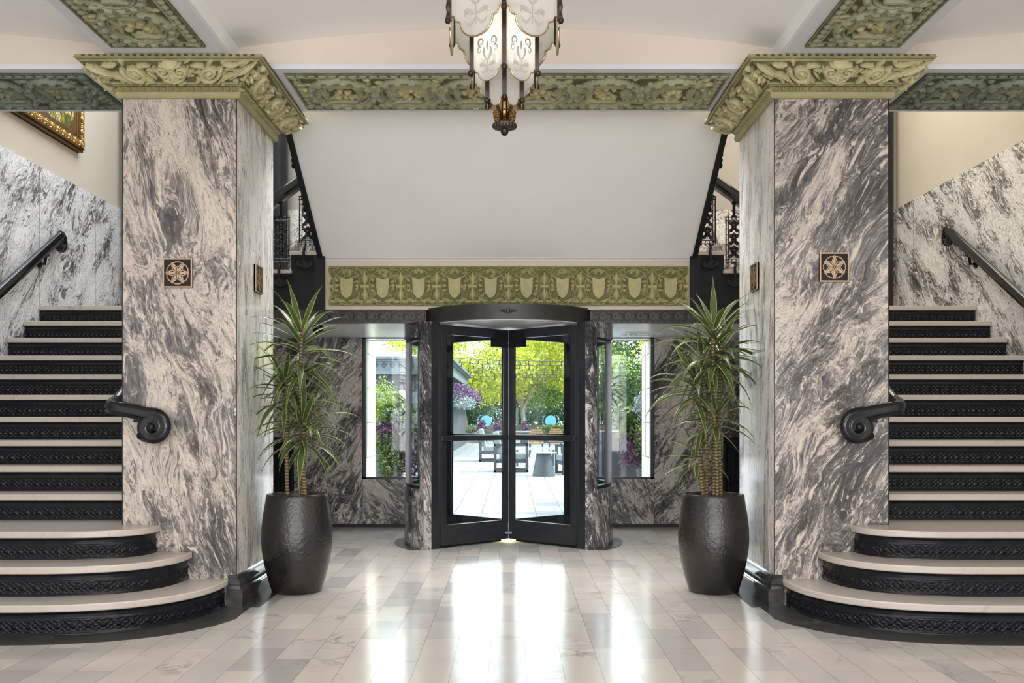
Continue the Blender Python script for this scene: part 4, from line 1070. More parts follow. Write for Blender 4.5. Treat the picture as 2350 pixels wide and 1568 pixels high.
for s, side in ((-1, 'left'), (1, 'right')):
    t = thing('upper_stair_flight', 'short black upper stair flight with openwork iron balusters at the %s of the white soffit' % side, 'stairs', (0, 0, 0))
    steps = [(2.47, 2.31, 2.42), (2.31, 2.02, 2.591), (2.03, 1.765, 2.762)]      # outer x, inner x, tread height
    for a, b, z in steps:
        MB().box(s * a, s * (b - .012), FASC - .04, LBACK - .25, z - .036, z).build('tread', M['tread'], t, bevel=.006)
        MB().box(s * (a - .02), s * (a - .035), FASC + .02, LBACK - .25, z - RISE, z - .036).build('riser', M['iron_matte'], t)
    poly = [(2.47, 2.222), (2.47, 2.384), (2.30, 2.384), (2.30, 2.555), (2.02, 2.555), (2.02, 2.726), (1.765, 2.726), (1.765, 2.222)]
    MB().prism([(s * x, z) for x, z in poly], FASC, FASC + .05, lambda p, hh: (p[0], hh, p[1])).build('string_panel', M['iron_matte'], t)
    for a, b, z in steps: MB().box(s * (a - .012), s * (b - .012), FASC - .018, FASC, z - .062, z - .037).build('string_moulding', M['iron_matte'], t)
    ornament_strip('newel', min(s * 1.80, s * 1.70), max(s * 1.80, s * 1.70), 2.222, 2.735, FASC - .035, M['iron_matte'], t, 1)
    # sloping string under the centre flight
    st = MB().prism([(FASC - .035, zsof(FASC - .035) - .02), (7.28, zsof(7.28) - .02), (7.28, zsof(7.28) + .24), (FASC - .035, zsof(FASC - .035) + .24)], s * 1.718, s * 1.765, lambda p, hh: (hh, p[0], p[1]))
    st.build('sloping_string', M['iron_matte'], t)
    for y in (8.16, 7.72, 8.6):
        m = MB()
        for k in range(3): m.ball((s * 1.778, y - .015 * k, zsof(y) + .02 + .04 * k), .018, .03, .026 - .005 * k, 10, 7)
        m.build('string_ornament', M['iron'], t, smooth=True)
    baluster(t, s * 2.115, 2.665, .42, FASC + .0); tread_bracket(t, s * 2.115, FASC - .035, 2.591, 2.665)
    baluster(t, s * 1.865, 2.838, .44, FASC + .0); tread_bracket(t, s * 1.885, FASC - .035, 2.762, 2.838)
    a = Vector((s * 2.47, FASC, 3.026)); b = Vector((s * 1.80, FASC, 3.52))
    MB().sweep([a, a.lerp(b, .5), b], [(x * 1.35, y * 1.35) for x, y in RAIL]).build('rail', M['iron_gloss'], t, smooth=True)

# curtains on the landing
def curtain(label, x0, x1, y, z0, z1):
    n = int(abs(x1 - x0) / .012); a = []; b = []
    for i in range(n + 1):
        x = x0 + (x1 - x0) * i / n; d = .030 * math.sin(i * .62) + .010 * math.sin(i * .23 + 1); a.append((x, y + d)); b.append((x, y + d + .012))
    m = MB()
    vs = [(p[0], p[1], z) for z in (z0, z1) for p in a] + [(p[0], p[1], z) for z in (z0, z1) for p in b]; k = n + 1; fs = []
    for i in range(n): fs += [(i, i + 1, k + i + 1, k + i), (2 * k + i, 2 * k + i + 1, 3 * k + i + 1, 3 * k + i), (i, i + 1, 2 * k + i + 1, 2 * k + i)]
    m.add(vs, fs); o = m.build('curtain', M['curtain'], None, smooth=True); tag(o, label, 'curtain')
curtain('charcoal curtain in long folds behind the left pillar, beside the upper handrail', -3.05, -2.50, 11.08, LAND + .004, 5.6)
curtain('black curtain edge hanging at the landing just left of the left pillar', -4.36, -3.7, 11.08, LAND + .004, 5.6)
curtain('black curtain hanging at the landing just right of the right pillar', 4.36, 3.7, 11.08, LAND + .004, 5.6)

# painting on the left stair wall
t = thing('framed_painting', 'large gilt framed painting high on the left stair wall', 'painting', (-WALLX, 9.2, 3.94))
y0, y1, z0, z1, fw = 8.2 - 9.2, 10.10 - 9.2, 0.0, 1.35, .17
MB().box(.0, .03, y0 + .1, y1 - .1, z0 + .1, z1 - .1).build('canvas', M['painting'], t)
fr = MB()
def fbox(mb, i0, i1, d0, d1):
    mb.box(d0, d1, y0 + i0, y1 - i0, z0 + i0, z0 + i1).box(d0, d1, y0 + i0, y1 - i0, z1 - i1, z1 - i0).box(d0, d1, y0 + i0, y0 + i1, z0 + i0, z1 - i0).box(d0, d1, y1 - i1, y1 - i0, z0 + i0, z1 - i0)
fbox(fr, 0, .022, .0, .05); fbox(fr, .02, .115, .0, .072); fbox(fr, .112, .135, .0, .055); fbox(fr, .13, .165, .0, .045); fbox(fr, .16, .175, .0, .036)
fr.build('frame', M['gilt_plain'] if 'gilt_plain' in M else plain('gilded_wood', srgb(134, 108, 70), .35, metal=.8, noise=.2, nscale=20), t, bevel=.004)
def frame_relief(L_):
    R = Rel(L_, .085, .004); k = int(L_ / .12)
    for i in range(k):
        c = (i + .5) * L_ / k; R.spiral(c - .025, .045, .026, 1.4, 1, 0, .008, .024, .9); R.spiral(c + .03, .04, .024, 1.4, -1, PI, .008, .022, .8)
        R.leaf(c, .01, 1.2, .07, .014, .02, .6); R.dome(c + .055, .06, .012, .01, .02, 1.0); R.dome(c - .05, .02, .010, .012, .018, 1.0)
    return R
Rb, Rr = frame_relief(y1 - y0 - .05), frame_relief(z1 - z0 - .05)
X, Y = np.meshgrid(Rb.x, Rb.y); link('gilt_relief', sheet_mesh('gilt_relief', np.stack([.068 + Rb.Z, y0 + .025 + X, z0 + .025 + Y], -1), Rb.T), M['gilt'], t)
X, Y = np.meshgrid(Rr.x, Rr.y); link('gilt_relief', sheet_mesh('gilt_relief', np.stack([.068 + Rr.Z, y1 - .025 - Y, z0 + .025 + X], -1), Rr.T), M['gilt'], t)

# ------------------------------------------------------------------ chandelier
CHY = 4.60
ch = thing('chandelier', 'brass lantern chandelier with tiers of etched frosted glass hanging above the lobby', 'chandelier', (.007, CHY, 2.54))
def hexpt(r, k): a = R_(-90 + 60 * k); return (r * math.cos(a), r * math.sin(a))
def lobed(wd, zb, zl, zt):
    """panel outline: straight sides, shoulders, round tongue at the bottom"""
    h = wd / 2; q = [(-h, zt), (-h, zb), (-h * .86, zb - .0), (-h * .80, zb - (zb - zl) * .22), (-h * .62, zb - (zb - zl) * .30)]
    for i in range(11):
        a = PI + PI * i / 10; q.append((h * .62 * math.cos(a), zb - (zb - zl) * .32 + (zb - zl) * .68 * math.sin(a)))
    return q + [(h * .62, zb - (zb - zl) * .30), (h * .80, zb - (zb - zl) * .22), (h * .86, zb), (h, zb), (h, zt)]
Z0 = 2.54
tiers = [(.288, 3.035 - Z0, 2.925 - Z0, 3.42 - Z0), (.174, 2.815 - Z0, 2.755 - Z0, 3.10 - Z0), (.092, 2.705 - Z0, 2.66 - Z0, 2.86 - Z0)]
def motif(mp, wd, zl, scale):
    """frosted tulip with scrolled leaves, in outlines about one panel wide"""
    m = MB(); ex = lambda p, hh: mp(p[0], p[1], hh)
    def blade(pts, wds):      # tapering curved blade
        n = len(pts)
        for i in range(n - 1):
            (x0, z0), (x1, z1) = pts[i], pts[i + 1]
            def nrm(i):
                a, b = pts[max(i - 1, 0)], pts[min(i + 1, n - 1)]; l = math.hypot(b[0] - a[0], b[1] - a[1]) + 1e-9
                return -(b[1] - a[1]) / l, (b[0] - a[0]) / l
            n0, n1 = nrm(i), nrm(i + 1); w0, w1 = wds[i] * scale, wds[i + 1] * scale
            m.prism([(x0 + n0[0] * w0, z0 + n0[1] * w0), (x1 + n1[0] * w1, z1 + n1[1] * w1), (x1 - n1[0] * w1, z1 - n1[1] * w1), (x0 - n0[0] * w0, z0 - n0[1] * w0)], .0035, .0048, ex)
    N_ = 14; q = [i / N_ for i in range(N_ + 1)]
    for sg in (-1, 1):
        P = lambda u, v: (sg * u * scale, zl + v * scale)
        blade([P(.02 + .20 * t + .06 * math.sin(PI * t), .34 + .20 * t - .22 * t * t * t) for t in q], [.002 + .045 * math.sin(PI * t) ** .8 for t in q])
        blade([P(.02 + .10 * math.sin(PI * t * .8), .50 + .40 * t) for t in q], [.002 + .036 * math.sin(PI * t) ** .8 for t in q])
        blade([P(.01 + .22 * t, .30 - .12 * math.sin(PI * t * .9)) for t in q], [.002 + .024 * math.sin(PI * t) for t in q])
        blade([P(.20 + .10 * (1 - .65 * t) * math.cos(-1.2 + t * 7.0), 1.02 + .13 * (1 - .65 * t) * math.sin(-1.2 + t * 7.0)) for t in [i / 26 for i in range(27)]], [.030 * (1 - .6 * i / 26) for i in range(27)])
        blade([P(.26 + .07 * (1 - .6 * t) * math.cos(2.2 - t * 6.0), .80 + .09 * (1 - .6 * t) * math.sin(2.2 - t * 6.0)) for t in [i / 22 for i in range(23)]], [.022 * (1 - .6 * i / 22) for i in range(23)])
    blade([(0, zl + (.78 + .26 * t) * scale) for t in q], [.002 + .032 * math.sin(PI * t) for t in q])
    blade([(0, zl + (.16 + .40 * t) * scale) for t in q], [.008 for t in q])
    return m
for ti, (r, zb, zl, zt) in enumerate(tiers):
    for k in range(6):
        a, b = hexpt(r, k), hexpt(r, k + 1); mid = ((a[0] + b[0]) / 2, (a[1] + b[1]) / 2); L_ = math.hypot(b[0] - a[0], b[1] - a[1])
        tx, ty = (b[0] - a[0]) / L_, (b[1] - a[1]) / L_; nx, ny = ty, -tx
        if nx * mid[0] + ny * mid[1] < 0: nx, ny = -nx, -ny
        mp = lambda x, z, hh, mid=mid, tx=tx, ty=ty, nx=nx, ny=ny: (mid[0] + tx * x + nx * hh, mid[1] + ty * x + ny * hh, z)
        q = lobed(L_ - .012, zb, zl, zt)
        p = MB().prism(q, -.003, .003, lambda p, hh: mp(p[0], p[1], hh)).build('glass_panel', M['frosted'], ch)
        rim = MB().tube([mp(x, z, .0) for x, z in q[1:-1]], .0032 + .0012 * (ti == 0), 6); rim.build('panel_rim', M['rim'] if ti < 2 else M['brass'], p, smooth=True)
        if ti < 2:
            motif(mp, L_, zl + .01, L_ * (.95 if ti == 1 else .9)).build('etched_motif', M['etch'], p)
        # rib at the vertex
        rb = MB().sweep([(a[0], a[1], zb - .012), (a[0], a[1], zt)], [(-.010, -.010), (.010, -.010), (.010, .010), (-.010, .010)])
        if ti == 0:
            for i in range(8): rb.ball((a[0] * 1.02, a[1] * 1.02, zb + .0 + .05 * i), .012, .012, .03, 6, 4)
        rb.ball((a[0] * 1.03, a[1] * 1.03, zb - .014), .014, .014, .016, 8, 5)
        rb.build('rib', M['brass_dark'], ch, smooth=True)
for r, z in ((.288, 3.41 - Z0), (.174, 3.09 - Z0), (.092, 2.85 - Z0)):
    MB().tube([(*hexpt(r, k), z) for k in range(6)], .009, 6, closed=True).build('hoop', M['brass_dark'], ch)
MB().tube([(0, 0, .10), (0, 0, 1.20)], .012, 10).build('stem', M['brass_dark'], ch, smooth=True)
for k in range(6):
    a = R_(-90 + 60 * k); c_, s_ = math.cos(a), math.sin(a)
    f = lambda rr, z: (rr * c_, rr * s_, z)
    m = MB().sweep([f(.085, .150), f(.07, .160), f(.045, .150), f(.028, .115), f(.022, .085)], [(-.006, -.004), (.006, -.004), (.006, .004), (-.006, .004)])
    pts = [f(.040 + .020 * (1 - .5 * q / 12) * math.cos(PI * .9 - q * .5), .095 + .022 * (1 - .5 * q / 12) * math.sin(PI * .9 - q * .5)) for q in range(13)]
    m.sweep(pts, [(-.006, -.0035), (.006, -.0035), (.006, .0035), (-.006, .0035)])
    m.sweep([f(.02, .11), f(.03, .075), f(.045, .06), f(.052, .068)], [(-.006, -.0035), (.006, -.0035), (.006, .0035), (-.006, .0035)])
    m.build('scroll_arm', M['brass'], ch, smooth=True)
fin = MB().lathe([(.001, .10), (.016, .10), (.018, .075), (.03, .062), (.050, .055), (.056, .046), (.052, .036), (.036, .030), (.020, .026), (.018, .016), (.014, .006), (.006, 0.0), (.0005, -.002)], (0, 0, 0), 28)
for k in range(20):
    a = 2 * PI * k / 20; fin.ball((.049 * math.cos(a), .049 * math.sin(a), .046), .009, .009, .014, 6, 4)
fin.build('finial', M['brass_dark'], ch, smooth=True)
for k in range(6):
    a = R_(-60 + 60 * k); x, y, z = .095 * math.cos(a), .095 * math.sin(a), 2.90 - Z0
    b = MB().lathe([(.001, 0), (.012, .008), (.017, .025), (.013, .045), (.004, .062), (.0005, .068)], (x, y, z), 12).build('bulb', M['lit_bulb'], ch, smooth=True)
    MB().tube([(x, y, z - .06), (x, y, z)], .009, 8).tube([(x, y, z - .05), (0, 0, z - .03)], .005, 6).build('candle_socket', M['brass'], b)
def point(name, loc, power, col, r):
    l = bpy.data.lights.new(name, 'POINT'); l.energy = power; l.color = col; l.shadow_soft_size = r
    o = bpy.data.objects.new(name, l); o.location = loc; COL.objects.link(o)
point('chandelier_light', (.007, CHY, 3.0), 3.5, (1.0, .93, .82), .06)
point('chandelier_light_upper', (.007, CHY, 3.28), 4, (1.0, .93, .82), .06)
MB().lathe([(.001, 1.20), (.06, 1.19), (.075, 1.205), (.075, 1.214), (.001, 1.214)], (0, 0, 0), 24).build('ceiling_rose', M['brass_dark'], ch, smooth=True)

# ------------------------------------------------------------------ potted dracaenas
def strap_leaf(V, F, T, base, az, el, ln, wd, droop, rs, twist=0.0):
    n = 8; d = Vector((math.cos(az) * math.cos(el), math.sin(az) * math.cos(el), math.sin(el))); side = Vector((-math.sin(az), math.cos(az), 0))
    p = Vector(base); b0 = len(V)
    for i in range(n + 1):
        q = i / n; w = wd * (0.55 + 0.45 * math.sin(PI * min(1, q * 1.3))) * (1 - max(0, (q - .45) / .55) ** 1.6) + .0008
        up = side.cross(d)
        for a, tt in ((-1, .9), (-.72, .2), (0, .0), (.72, .2), (1, .9)):
            V.append(tuple(p + side * (a * w) + up * (abs(a) * w * .35))); T.append(tt)
        p = p + d * (ln / n); d = (d + Vector((0, 0, -droop / n * (.4 + 1.4 * q)))).normalized()
        side = (side + up * twist / n).normalized(); side = (side - d * side.dot(d)).normalized()
    for i in range(n):
        for j in range(4): F.append((b0 + i * 5 + j, b0 + i * 5 + j + 1, b0 + (i + 1) * 5 + j + 1, b0 + (i + 1) * 5 + j))
def att_mesh(name, V, F, T):
    me = bpy.data.meshes.new(name); me.from_pydata(V, [], F)
    at = me.attributes.new('tint', 'FLOAT', 'POINT'); at.data.foreach_set('value', np.array(T, dtype=np.float32)); me.polygons.foreach_set('use_smooth', [True] * len(F)); return me
def rosette(rs, c, n, ln, span, up=.9):
    V, F, T = [], [], []
    for i in range(n):
        q = i / (n - 1); az = i * 2.39996 + rs.uniform(-.3, .3)
        el = up * (1.30 - 1.75 * (1 - q) ** .75) + rs.uniform(-.2, .2); L_ = ln * (.72 + .36 * math.sin(PI * (.2 + .7 * q))) * rs.uniform(.85, 1.12)
        z = c[2] - span * (1 - q); r = .012
        strap_leaf(V, F, T, (c[0] + r * math.cos(az), c[1] + r * math.sin(az), z), az, el, L_, rs.uniform(.014, .023), rs.uniform(1.0, 2.4) * (1.25 - .75 * q), rs, rs.uniform(-.8, .8))
    return att_mesh('leaf_rosette', V, F, T)
def dracaena(label, loc, heads, moss, seed):
    rs = random.Random(seed); t = thing('potted_dracaena', label, 'potted plant', loc)
    prof = [(.001, 0), (.165, 0), (.172, .006), (.20, .10), (.225, .20), (.241, .30), (.245, .36), (.243, .44), (.232, .54), (.218, .62), (.213, .66), (.211, .675), (.204, .683), (.192, .683), (.186, .674), (.186, .60), (.001, .60)]
    MB().lathe(prof, (0, 0, 0), 64).build('pot', M['pot'], t, smooth=True)
    so = MB(); nn = 24
    for i in range(6):
        pass
    so.lathe([(.001, .645), (.08, .648), (.14, .640), (.184, .632), (.186, .60), (.001, .60)], (0, 0, 0), 28)
    if moss:
        for _ in range(60):
            a, r = rs.uniform(0, 6.28), rs.uniform(0, .165); so.ball((r * math.cos(a), r * math.sin(a), .643), rs.uniform(.015, .035), rs.uniform(.015, .035), rs.uniform(.010, .022), 7, 4)
        so.build('moss', M['moss'], t, smooth=True)
    else: so.build('soil', M['soil'], t, smooth=True)
    for (bx, by, hx, hy, hz, n, ln, span, r) in heads:
        path = []
        for i in range(11):
            q = i / 10; path.append((bx + (hx - bx) * q ** 1.4 + .008 * math.sin(q * 5 + bx * 40), by + (hy - by) * q ** 1.4, .62 + (hz - .62) * q))
        cn = MB().tube(path, r, 9, scales=[1.0 - .25 * i / 10 for i in range(11)]).build('cane', M['cane'], t, smooth=True)
        link('leaf_rosette', rosette(rs, (hx, hy, hz), n, ln, span), M['dracaena'], cn)
    return t
PX, PY = 1.463, 6.86
dracaena('tall dracaena in a dark brown glazed pot beside the left pillar', (-PX, PY, 0),
         [(.035, .0, .03, .0, 1.86, 42, .43, .36, .016), (-.065, .02, -.085, .0, 1.50, 34, .40, .20, .015), (.06, -.03, .055, -.05, 1.22, 38, .39, .20, .016), (.02, .05, .05, .05, 1.40, 18, .32, .14, .012)], False, 11)
dracaena('tall dracaena with mossy soil in a dark brown glazed pot beside the right pillar', (1.452, PY, 0),
         [(.0, -.01, .0, -.02, 1.88, 42, .43, .36, .016), (.05, .03, .06, .05, 1.74, 26, .38, .20, .014), (-.065, .0, -.13, -.02, 1.52, 36, .38, .20, .015), (.01, -.05, .0, -.07, 1.27, 20, .30, .14, .012), (-.07, -.04, -.13, -.06, 1.00, 18, .27, .12, .012), (-.03, .05, -.07, .07, 1.70, 20, .32, .16, .012)], True, 23)

# ------------------------------------------------------------------ outside: courtyard
structure(MB().box(-40, 40, 11.0, 92, -.12, -.005).build('ground', M['patio']))
for s, side in ((-1, 'left'), (1, 'right')):
    structure(MB().box(s * 1.625, s * 2.3, 11.0, 11.95, -.01, SOF).build('wall_pier_' + side, M['pier']))
    jo = MB()
    for z in (.75, 1.15, 1.55, 1.95):
        jo.box(s * 1.622, s * 1.63, 11.0, 11.9, z, z + .006)
    for y in (11.25, 11.6): jo.box(s * 1.622, s * 1.63, y, y + .006, .75, SOF)
    structure(jo.build('trim_pier_' + side, M['bronze_fascia']))

def leaf_cloud(rs, blobs, n, size, name='foliage', aspect=.6):
    """n little folded leaves spread over the shells of the blobs (cx,cy,cz,rx,ry,rz)"""
    V, F, T = [], [], []; wts = [b[3] * b[5] for b in blobs]
    for _ in range(n):
        b = rs.choices(blobs, wts)[0]; a, c = rs.uniform(0, 2 * PI), rs.uniform(-1, 1); s_ = math.sqrt(1 - c * c); q = rs.uniform(.45, 1.05)
        p = Vector((b[0] + b[3] * q * s_ * math.cos(a), b[1] + b[4] * q * s_ * math.sin(a), b[2] + b[5] * q * c))
        d = Vector((rs.gauss(0, 1), rs.gauss(0, 1), rs.gauss(-.3, 1))).normalized(); u = d.cross(Vector((rs.gauss(0, 1), rs.gauss(0, 1), rs.gauss(0, 1)))).normalized(); nrm = d.cross(u)
        L_ = size * rs.uniform(.6, 1.3); w = L_ * aspect * .5; k = len(V); tt = rs.random()
        for v in (p, p + d * L_ * .5 + u * w + nrm * w * .4, p + d * L_, p + d * L_ * .5 - u * w + nrm * w * .4): V.append(tuple(v)); T.append(tt)
        F += [(k, k + 1, k + 2), (k, k + 2, k + 3)]
    me = att_mesh(name, V, F, T); me.polygons.foreach_set('use_smooth', [False] * len(F)); return me
def tree(label, x, y, trunk_h, trunk_r, blobs, n, size, mat, seed, group='trees beyond the courtyard'):
    rs = random.Random(seed); t = thing('tree', label, 'tree', (x, y, 0), group)
    m = MB().tube([(0, 0, 0), (.05, 0, trunk_h * .5), (-.05, .05, trunk_h), (.1, 0, trunk_h + 1.6)], trunk_r, 9, scales=[1.25, 1, .85, .5])
    for k in range(4):
        a = k * 1.7 + .4; m.tube([(0, 0, trunk_h * .8), (.6 * math.cos(a), .6 * math.sin(a), trunk_h + .5), (1.4 * math.cos(a), 1.4 * math.sin(a), trunk_h + 1.5)], trunk_r * .45, 6, scales=[1, .7, .4])
    m.build('trunk', M['trunk'], t, smooth=True)
    link('crown', leaf_cloud(rs, blobs, n, size, 'crown'), mat, t)
def blobs(rs, w, z0, z1, k):
    return [(rs.uniform(-w, w), rs.uniform(-w * .5, w * .5), rs.uniform(z0 + .6, z1 - .6), rs.uniform(.9, 1.6), rs.uniform(.9, 1.4), rs.uniform(.6, 1.0)) for _ in range(k)]
rs = random.Random(4)
tree('yellow-green sunlit tree with a thick pale trunk, left of the glass balustrade', -2.55, 50, 1.9, .28, blobs(rs, 3.0, 2.0, 6.5, 26), 15000, .17, M['tree_yellow'], 1)
tree('slim-trunked yellow-green tree in the middle behind the glass balustrade', .6, 52, 2.0, .11, blobs(rs, 3.4, 2.1, 7.0, 30), 16000, .17, M['tree_yellow'], 2)
tree('mid green tree right of the revolving door shaft, behind the balustrade', 3.4, 56, 2.2, .2, blobs(rs, 3.4, 1.8, 7.0, 30), 15000, .17, M['tree_green'], 3)
tree('dark green tree seen through the right window', 7.6, 44, 1.6, .25, blobs(rs, 3.0, 1.0, 7.0, 30), 14000, .17, M['tree_dark'], 5)
tree('yellow-leaved tree at the top of the right window', 6.6, 38, 3.0, .15, blobs(rs, 1.3, 2.8, 5.5, 12), 4000, .17, M['tree_yellow'], 6)
tree('dark tree low behind the balustrade on the left', -4.5, 62, 1.2, .3, blobs(rs, 4.5, .6, 4.4, 26), 5000, .3, M['tree_dark'], 7)
tree('dark tree low behind the balustrade in the middle', 2.0, 64, 1.2, .3, blobs(rs, 4.5, .6, 4.0, 26), 5000, .3, M['tree_dark'], 8)
tree('leafy tree standing behind the slim-trunked tree', 9.5, 60, 1.2, .3, blobs(rs, 4.5, .6, 6.0, 30), 6000, .3, M['tree_green'], 9)

hd = MB().box(-14, 16, 57.2, 57.6, 0, .75).build('low_garden_wall', M['garden_wall']); tag(hd, 'low brown garden wall behind the glass balustrade', 'garden wall')
hk = link('hedge', leaf_cloud(random.Random(77), [(-9 + 1.5 * i, 59.5, 1.1, 1.1, .6, 1.0) for i in range(16)], 9000, .22, 'hedge'), M['tree_dark'])
tag(hk, 'dark hedge growing behind the low brown garden wall', 'hedge')

# balustrade of glass with two round decals
gb = thing('glass_balustrade', 'frameless glass balustrade with round blue decals at the end of the courtyard', 'balustrade', (0, 47, 0))
for k in range(4):
    x0 = -2.15 + 1.55 * k; p = MB().box(x0, x0 + 1.5, -.01, .01, -.004, 1.72).build('glass_panel', M['glass_rail'], gb)
    if k in (0, 2):
        xc = x0 + .95; m = MB().prism([(xc + .27 * math.cos(2 * PI * i / 32), 1.02 + .27 * math.sin(2 * PI * i / 32)) for i in range(32)], -.016, -.012, lambda p_, hh: (p_[0], hh, p_[1]))
        for i in (-4, -3, -2, -1, 0, 1, 2, 3, 4, 12, 13, 14, 15, 16, 17, 18, 19, 20):
            a = 2 * PI * i / 32; r0, r1 = .36, .42; da = .05
            m.prism([(xc + r * math.cos(a + b), 1.02 + r * math.sin(a + b)) for r, b in ((r0, -da), (r0, da), (r1, da), (r1, -da))], -.016, -.012, lambda p_, hh: (p_[0], hh, p_[1]))
        m.build('round_decal', M['decal'], p)
# planters along the end
def planter_box(label, x, y, w, d, h, mat, leaves, seed):
    rs = random.Random(seed); t = thing('planter_box', label, 'planter', (x, y, 0)); MB().box(-w / 2, w / 2, -d / 2, d / 2, 0, h).build('box', mat, t, bevel=.01)
    for mt, n, sz, z in leaves: link('foliage', leaf_cloud(rs, [(rs.uniform(-w * .2, w * .2), 0, h + z, w * .45, d * .5, .28)], n, sz), M[mt], t)
planter_box('pale square planter with a green shrub at the far left of the courtyard', -2.55, 45.5, .45, .4, .68, M['ext_white'], [('shrub', 260, .14, .2)], 1)
planter_box('low pale concrete planter wall with silvery plants, left of the dark planter', -1.88, 46, .66, .4, .45, M['ext_white'], [('silver', 160, .12, .1), ('variegated', 200, .12, .12)], 2)
planter_box('dark planter with purple flowers below the round blue decal', -1.32, 45.5, .42, .4, .62, M['planter_dark'], [('purple', 260, .13, .16)], 3)
planter_box('dark planter with purple leaves beside the door shaft', -.62, 45.7, .42, .4, .62, M['planter_dark'], [('purple', 220, .13, .14)], 4)
planter_box('small dark planter with purple flowers right of the door shaft', .62, 45.7, .36, .36, .55, M['planter_dark'], [('purple', 220, .13, .16)], 5)
planter_box('long planter of mixed green shrubs right of the door shaft', 1.8, 46.2, 1.9, .4, .45, M['planter_dark'], [('shrub', 420, .14, .14), ('variegated', 300, .12, .12)], 6)
tag(MB().tube([(-2.22, 45, 0), (-2.22, 45, .85)], .05, 8).build('bollard', M['anthracite'], None, True), 'dark post beside the pale square planter in the courtyard', 'bollard')

# lounge furniture
def armchair(label, x, y, rot):
    t = thing('lounge_chair', label, 'armchair', (x, y, 0), 'outdoor lounge chairs'); t.rotation_euler = (0, 0, rot); b = .05; w, d, h = .36, .38, .62
    for s_ in (-1, 1):
        m = MB().box(s_ * w - .03, s_ * w + .03, -d, d, h - b, h).box(s_ * w - .03, s_ * w + .03, -d, d, 0, b).box(s_ * w - .03, s_ * w + .03, -d, -d + b, 0, h).box(s_ * w - .03, s_ * w + .03, d - b, d, 0, h)
        m.build('arm_frame', M['anthracite'], t, bevel=.004)
    MB().box(-w + .03, w - .03, -d + .02, d - .02, .20, .27).build('seat_frame', M['anthracite'], t)
    MB().box(-w + .035, w - .035, -d + .01, d - .12, .27, .42).build('seat_cushion', M['cushion'], t, bevel=.03)
    MB().prism([(d - .20, .40), (d - .06, .40), (d + .03, .88), (d - .10, .90)], -w + .035, w - .035, lambda p, hh: (hh, p[0], p[1])).build('back_cushion', M['cushion'], t, bevel=.03)
armchair('grey cushioned lounge chair, the farther of the two left of the door shaft', -.48, 27.2, R_(-90) + PI)
armchair('grey cushioned lounge chair behind the door shaft, nearest on the left', .02, 22.0, R_(-90) + PI)
armchair('grey cushioned lounge chair at the right behind the cone side table', 1.42, 21.0, R_(-80))
armchair('grey lounge chair seen through the right curved glass', 2.35, 22.4, R_(-90))
def cone_table(label, x, y, rt, rb, h):
    t = thing('side_table', label, 'table', (x, y, 0)); MB().lathe([(.001, 0), (rb, 0), (rt, h), (.001, h)], (0, 0, 0), 28).build('cone_base', M['anthracite'], t, True)
    MB().lathe([(.001, h), (.27, h), (.27, h + .02), (.001, h + .02)], (0, 0, 0), 32).build('table_top', M['ext_white'], t, True)
cone_table('cone-shaped grey side table with a thin pale top in the courtyard', .70, 20.3, .15, .235, .47)
t = thing('coffee_table', 'long low pale coffee table between the lounge chairs', 'table', (.62, 24.5, 0))
MB().box(-.5, .5, -.3, .3, .40, .44).build('table_top', M['ext_white'], t)
for x in (-.45, .45):
    for y in (-.25, .25): MB().box(x - .025, x + .025, y - .025, y + .025, 0, .40).build('leg', M['anthracite'], t)
def wood_chair(label, x, y):
    t = thing('wooden_chair', label, 'chair', (x, y, 0), 'slatted wooden chairs')
    for k in range(6): w_ = (.20, .22, .23, .23, .21, .17)[k]; MB().box(-w_, w_, -.28 - .008 * k, -.25 - .008 * k, .46 + .065 * k, .515 + .065 * k).build('back_slat', M['teak'], t)
    for sx in (-.12, .12): MB().tube([(sx, -.24, .42), (sx, -.29, .86)], .014, 6).build('back_post', M['anthracite'], t)
    MB().box(-.23, .23, -.25, .23, .40, .44).build('seat', M['teak'], t)
    for sx in (-.21, .21):
        for sy in (-.21, .21): MB().tube([(sx, sy, 0), (sx * .9, sy * .9, .42)], .018, 6).build('leg', M['anthracite'], t)
wood_chair('teak slatted chair straight beyond the coffee table', .78, 30.0)
wood_chair('teak slatted chair to the right of and behind the other teak chair', 1.45, 31.8)
t = thing('dining_table', 'tall grey outdoor table behind the lounge chairs', 'table', (.15, 33, 0))
MB().box(-.6, .6, -.4, .4, .70, .74).build('table_top', M['cushion'], t)
for x in (-.5, .5):
    for y in (-.3, .3): MB().box(x - .03, x + .03, y - .03, y + .03, 0, .70).build('leg', M['anthracite'], t)

# strings of bulbs
for k, (y, z) in enumerate(((30.5, 3.05), (33, 3.05), (36, 3.03), (39.5, 3.03), (43, 3.03))):
    t = thing('string_lights', ['nearest and highest', 'second highest', 'middle', 'second lowest', 'lowest and farthest'][k] + ' string of dark festoon bulbs across the courtyard trees', 'string lights', (0, y, z), 'festoon strings over the courtyard')
    x0, x1 = -1.772, 4.2; n = 19; f = lambda x: -.10 * (1 - ((x - 1.214) / 2.986) ** 2)
    MB().tube([(x0 + (x1 - x0) * i / 20, 0, f(x0 + (x1 - x0) * i / 20)) for i in range(21)], .008, 5).build('wire', M['wire'], t)
    rs = random.Random(k)
    for i in range(n):
        x = x0 + (x1 - x0) * (i + .5 + rs.uniform(-.2, .2)) / n
        MB().tube([(x, 0, f(x)), (x, 0, f(x) - .07)], .014, 6).ball((x, 0, f(x) - .105), .030, .030, .042, 8, 6).build('bulb', M['wire'], t)

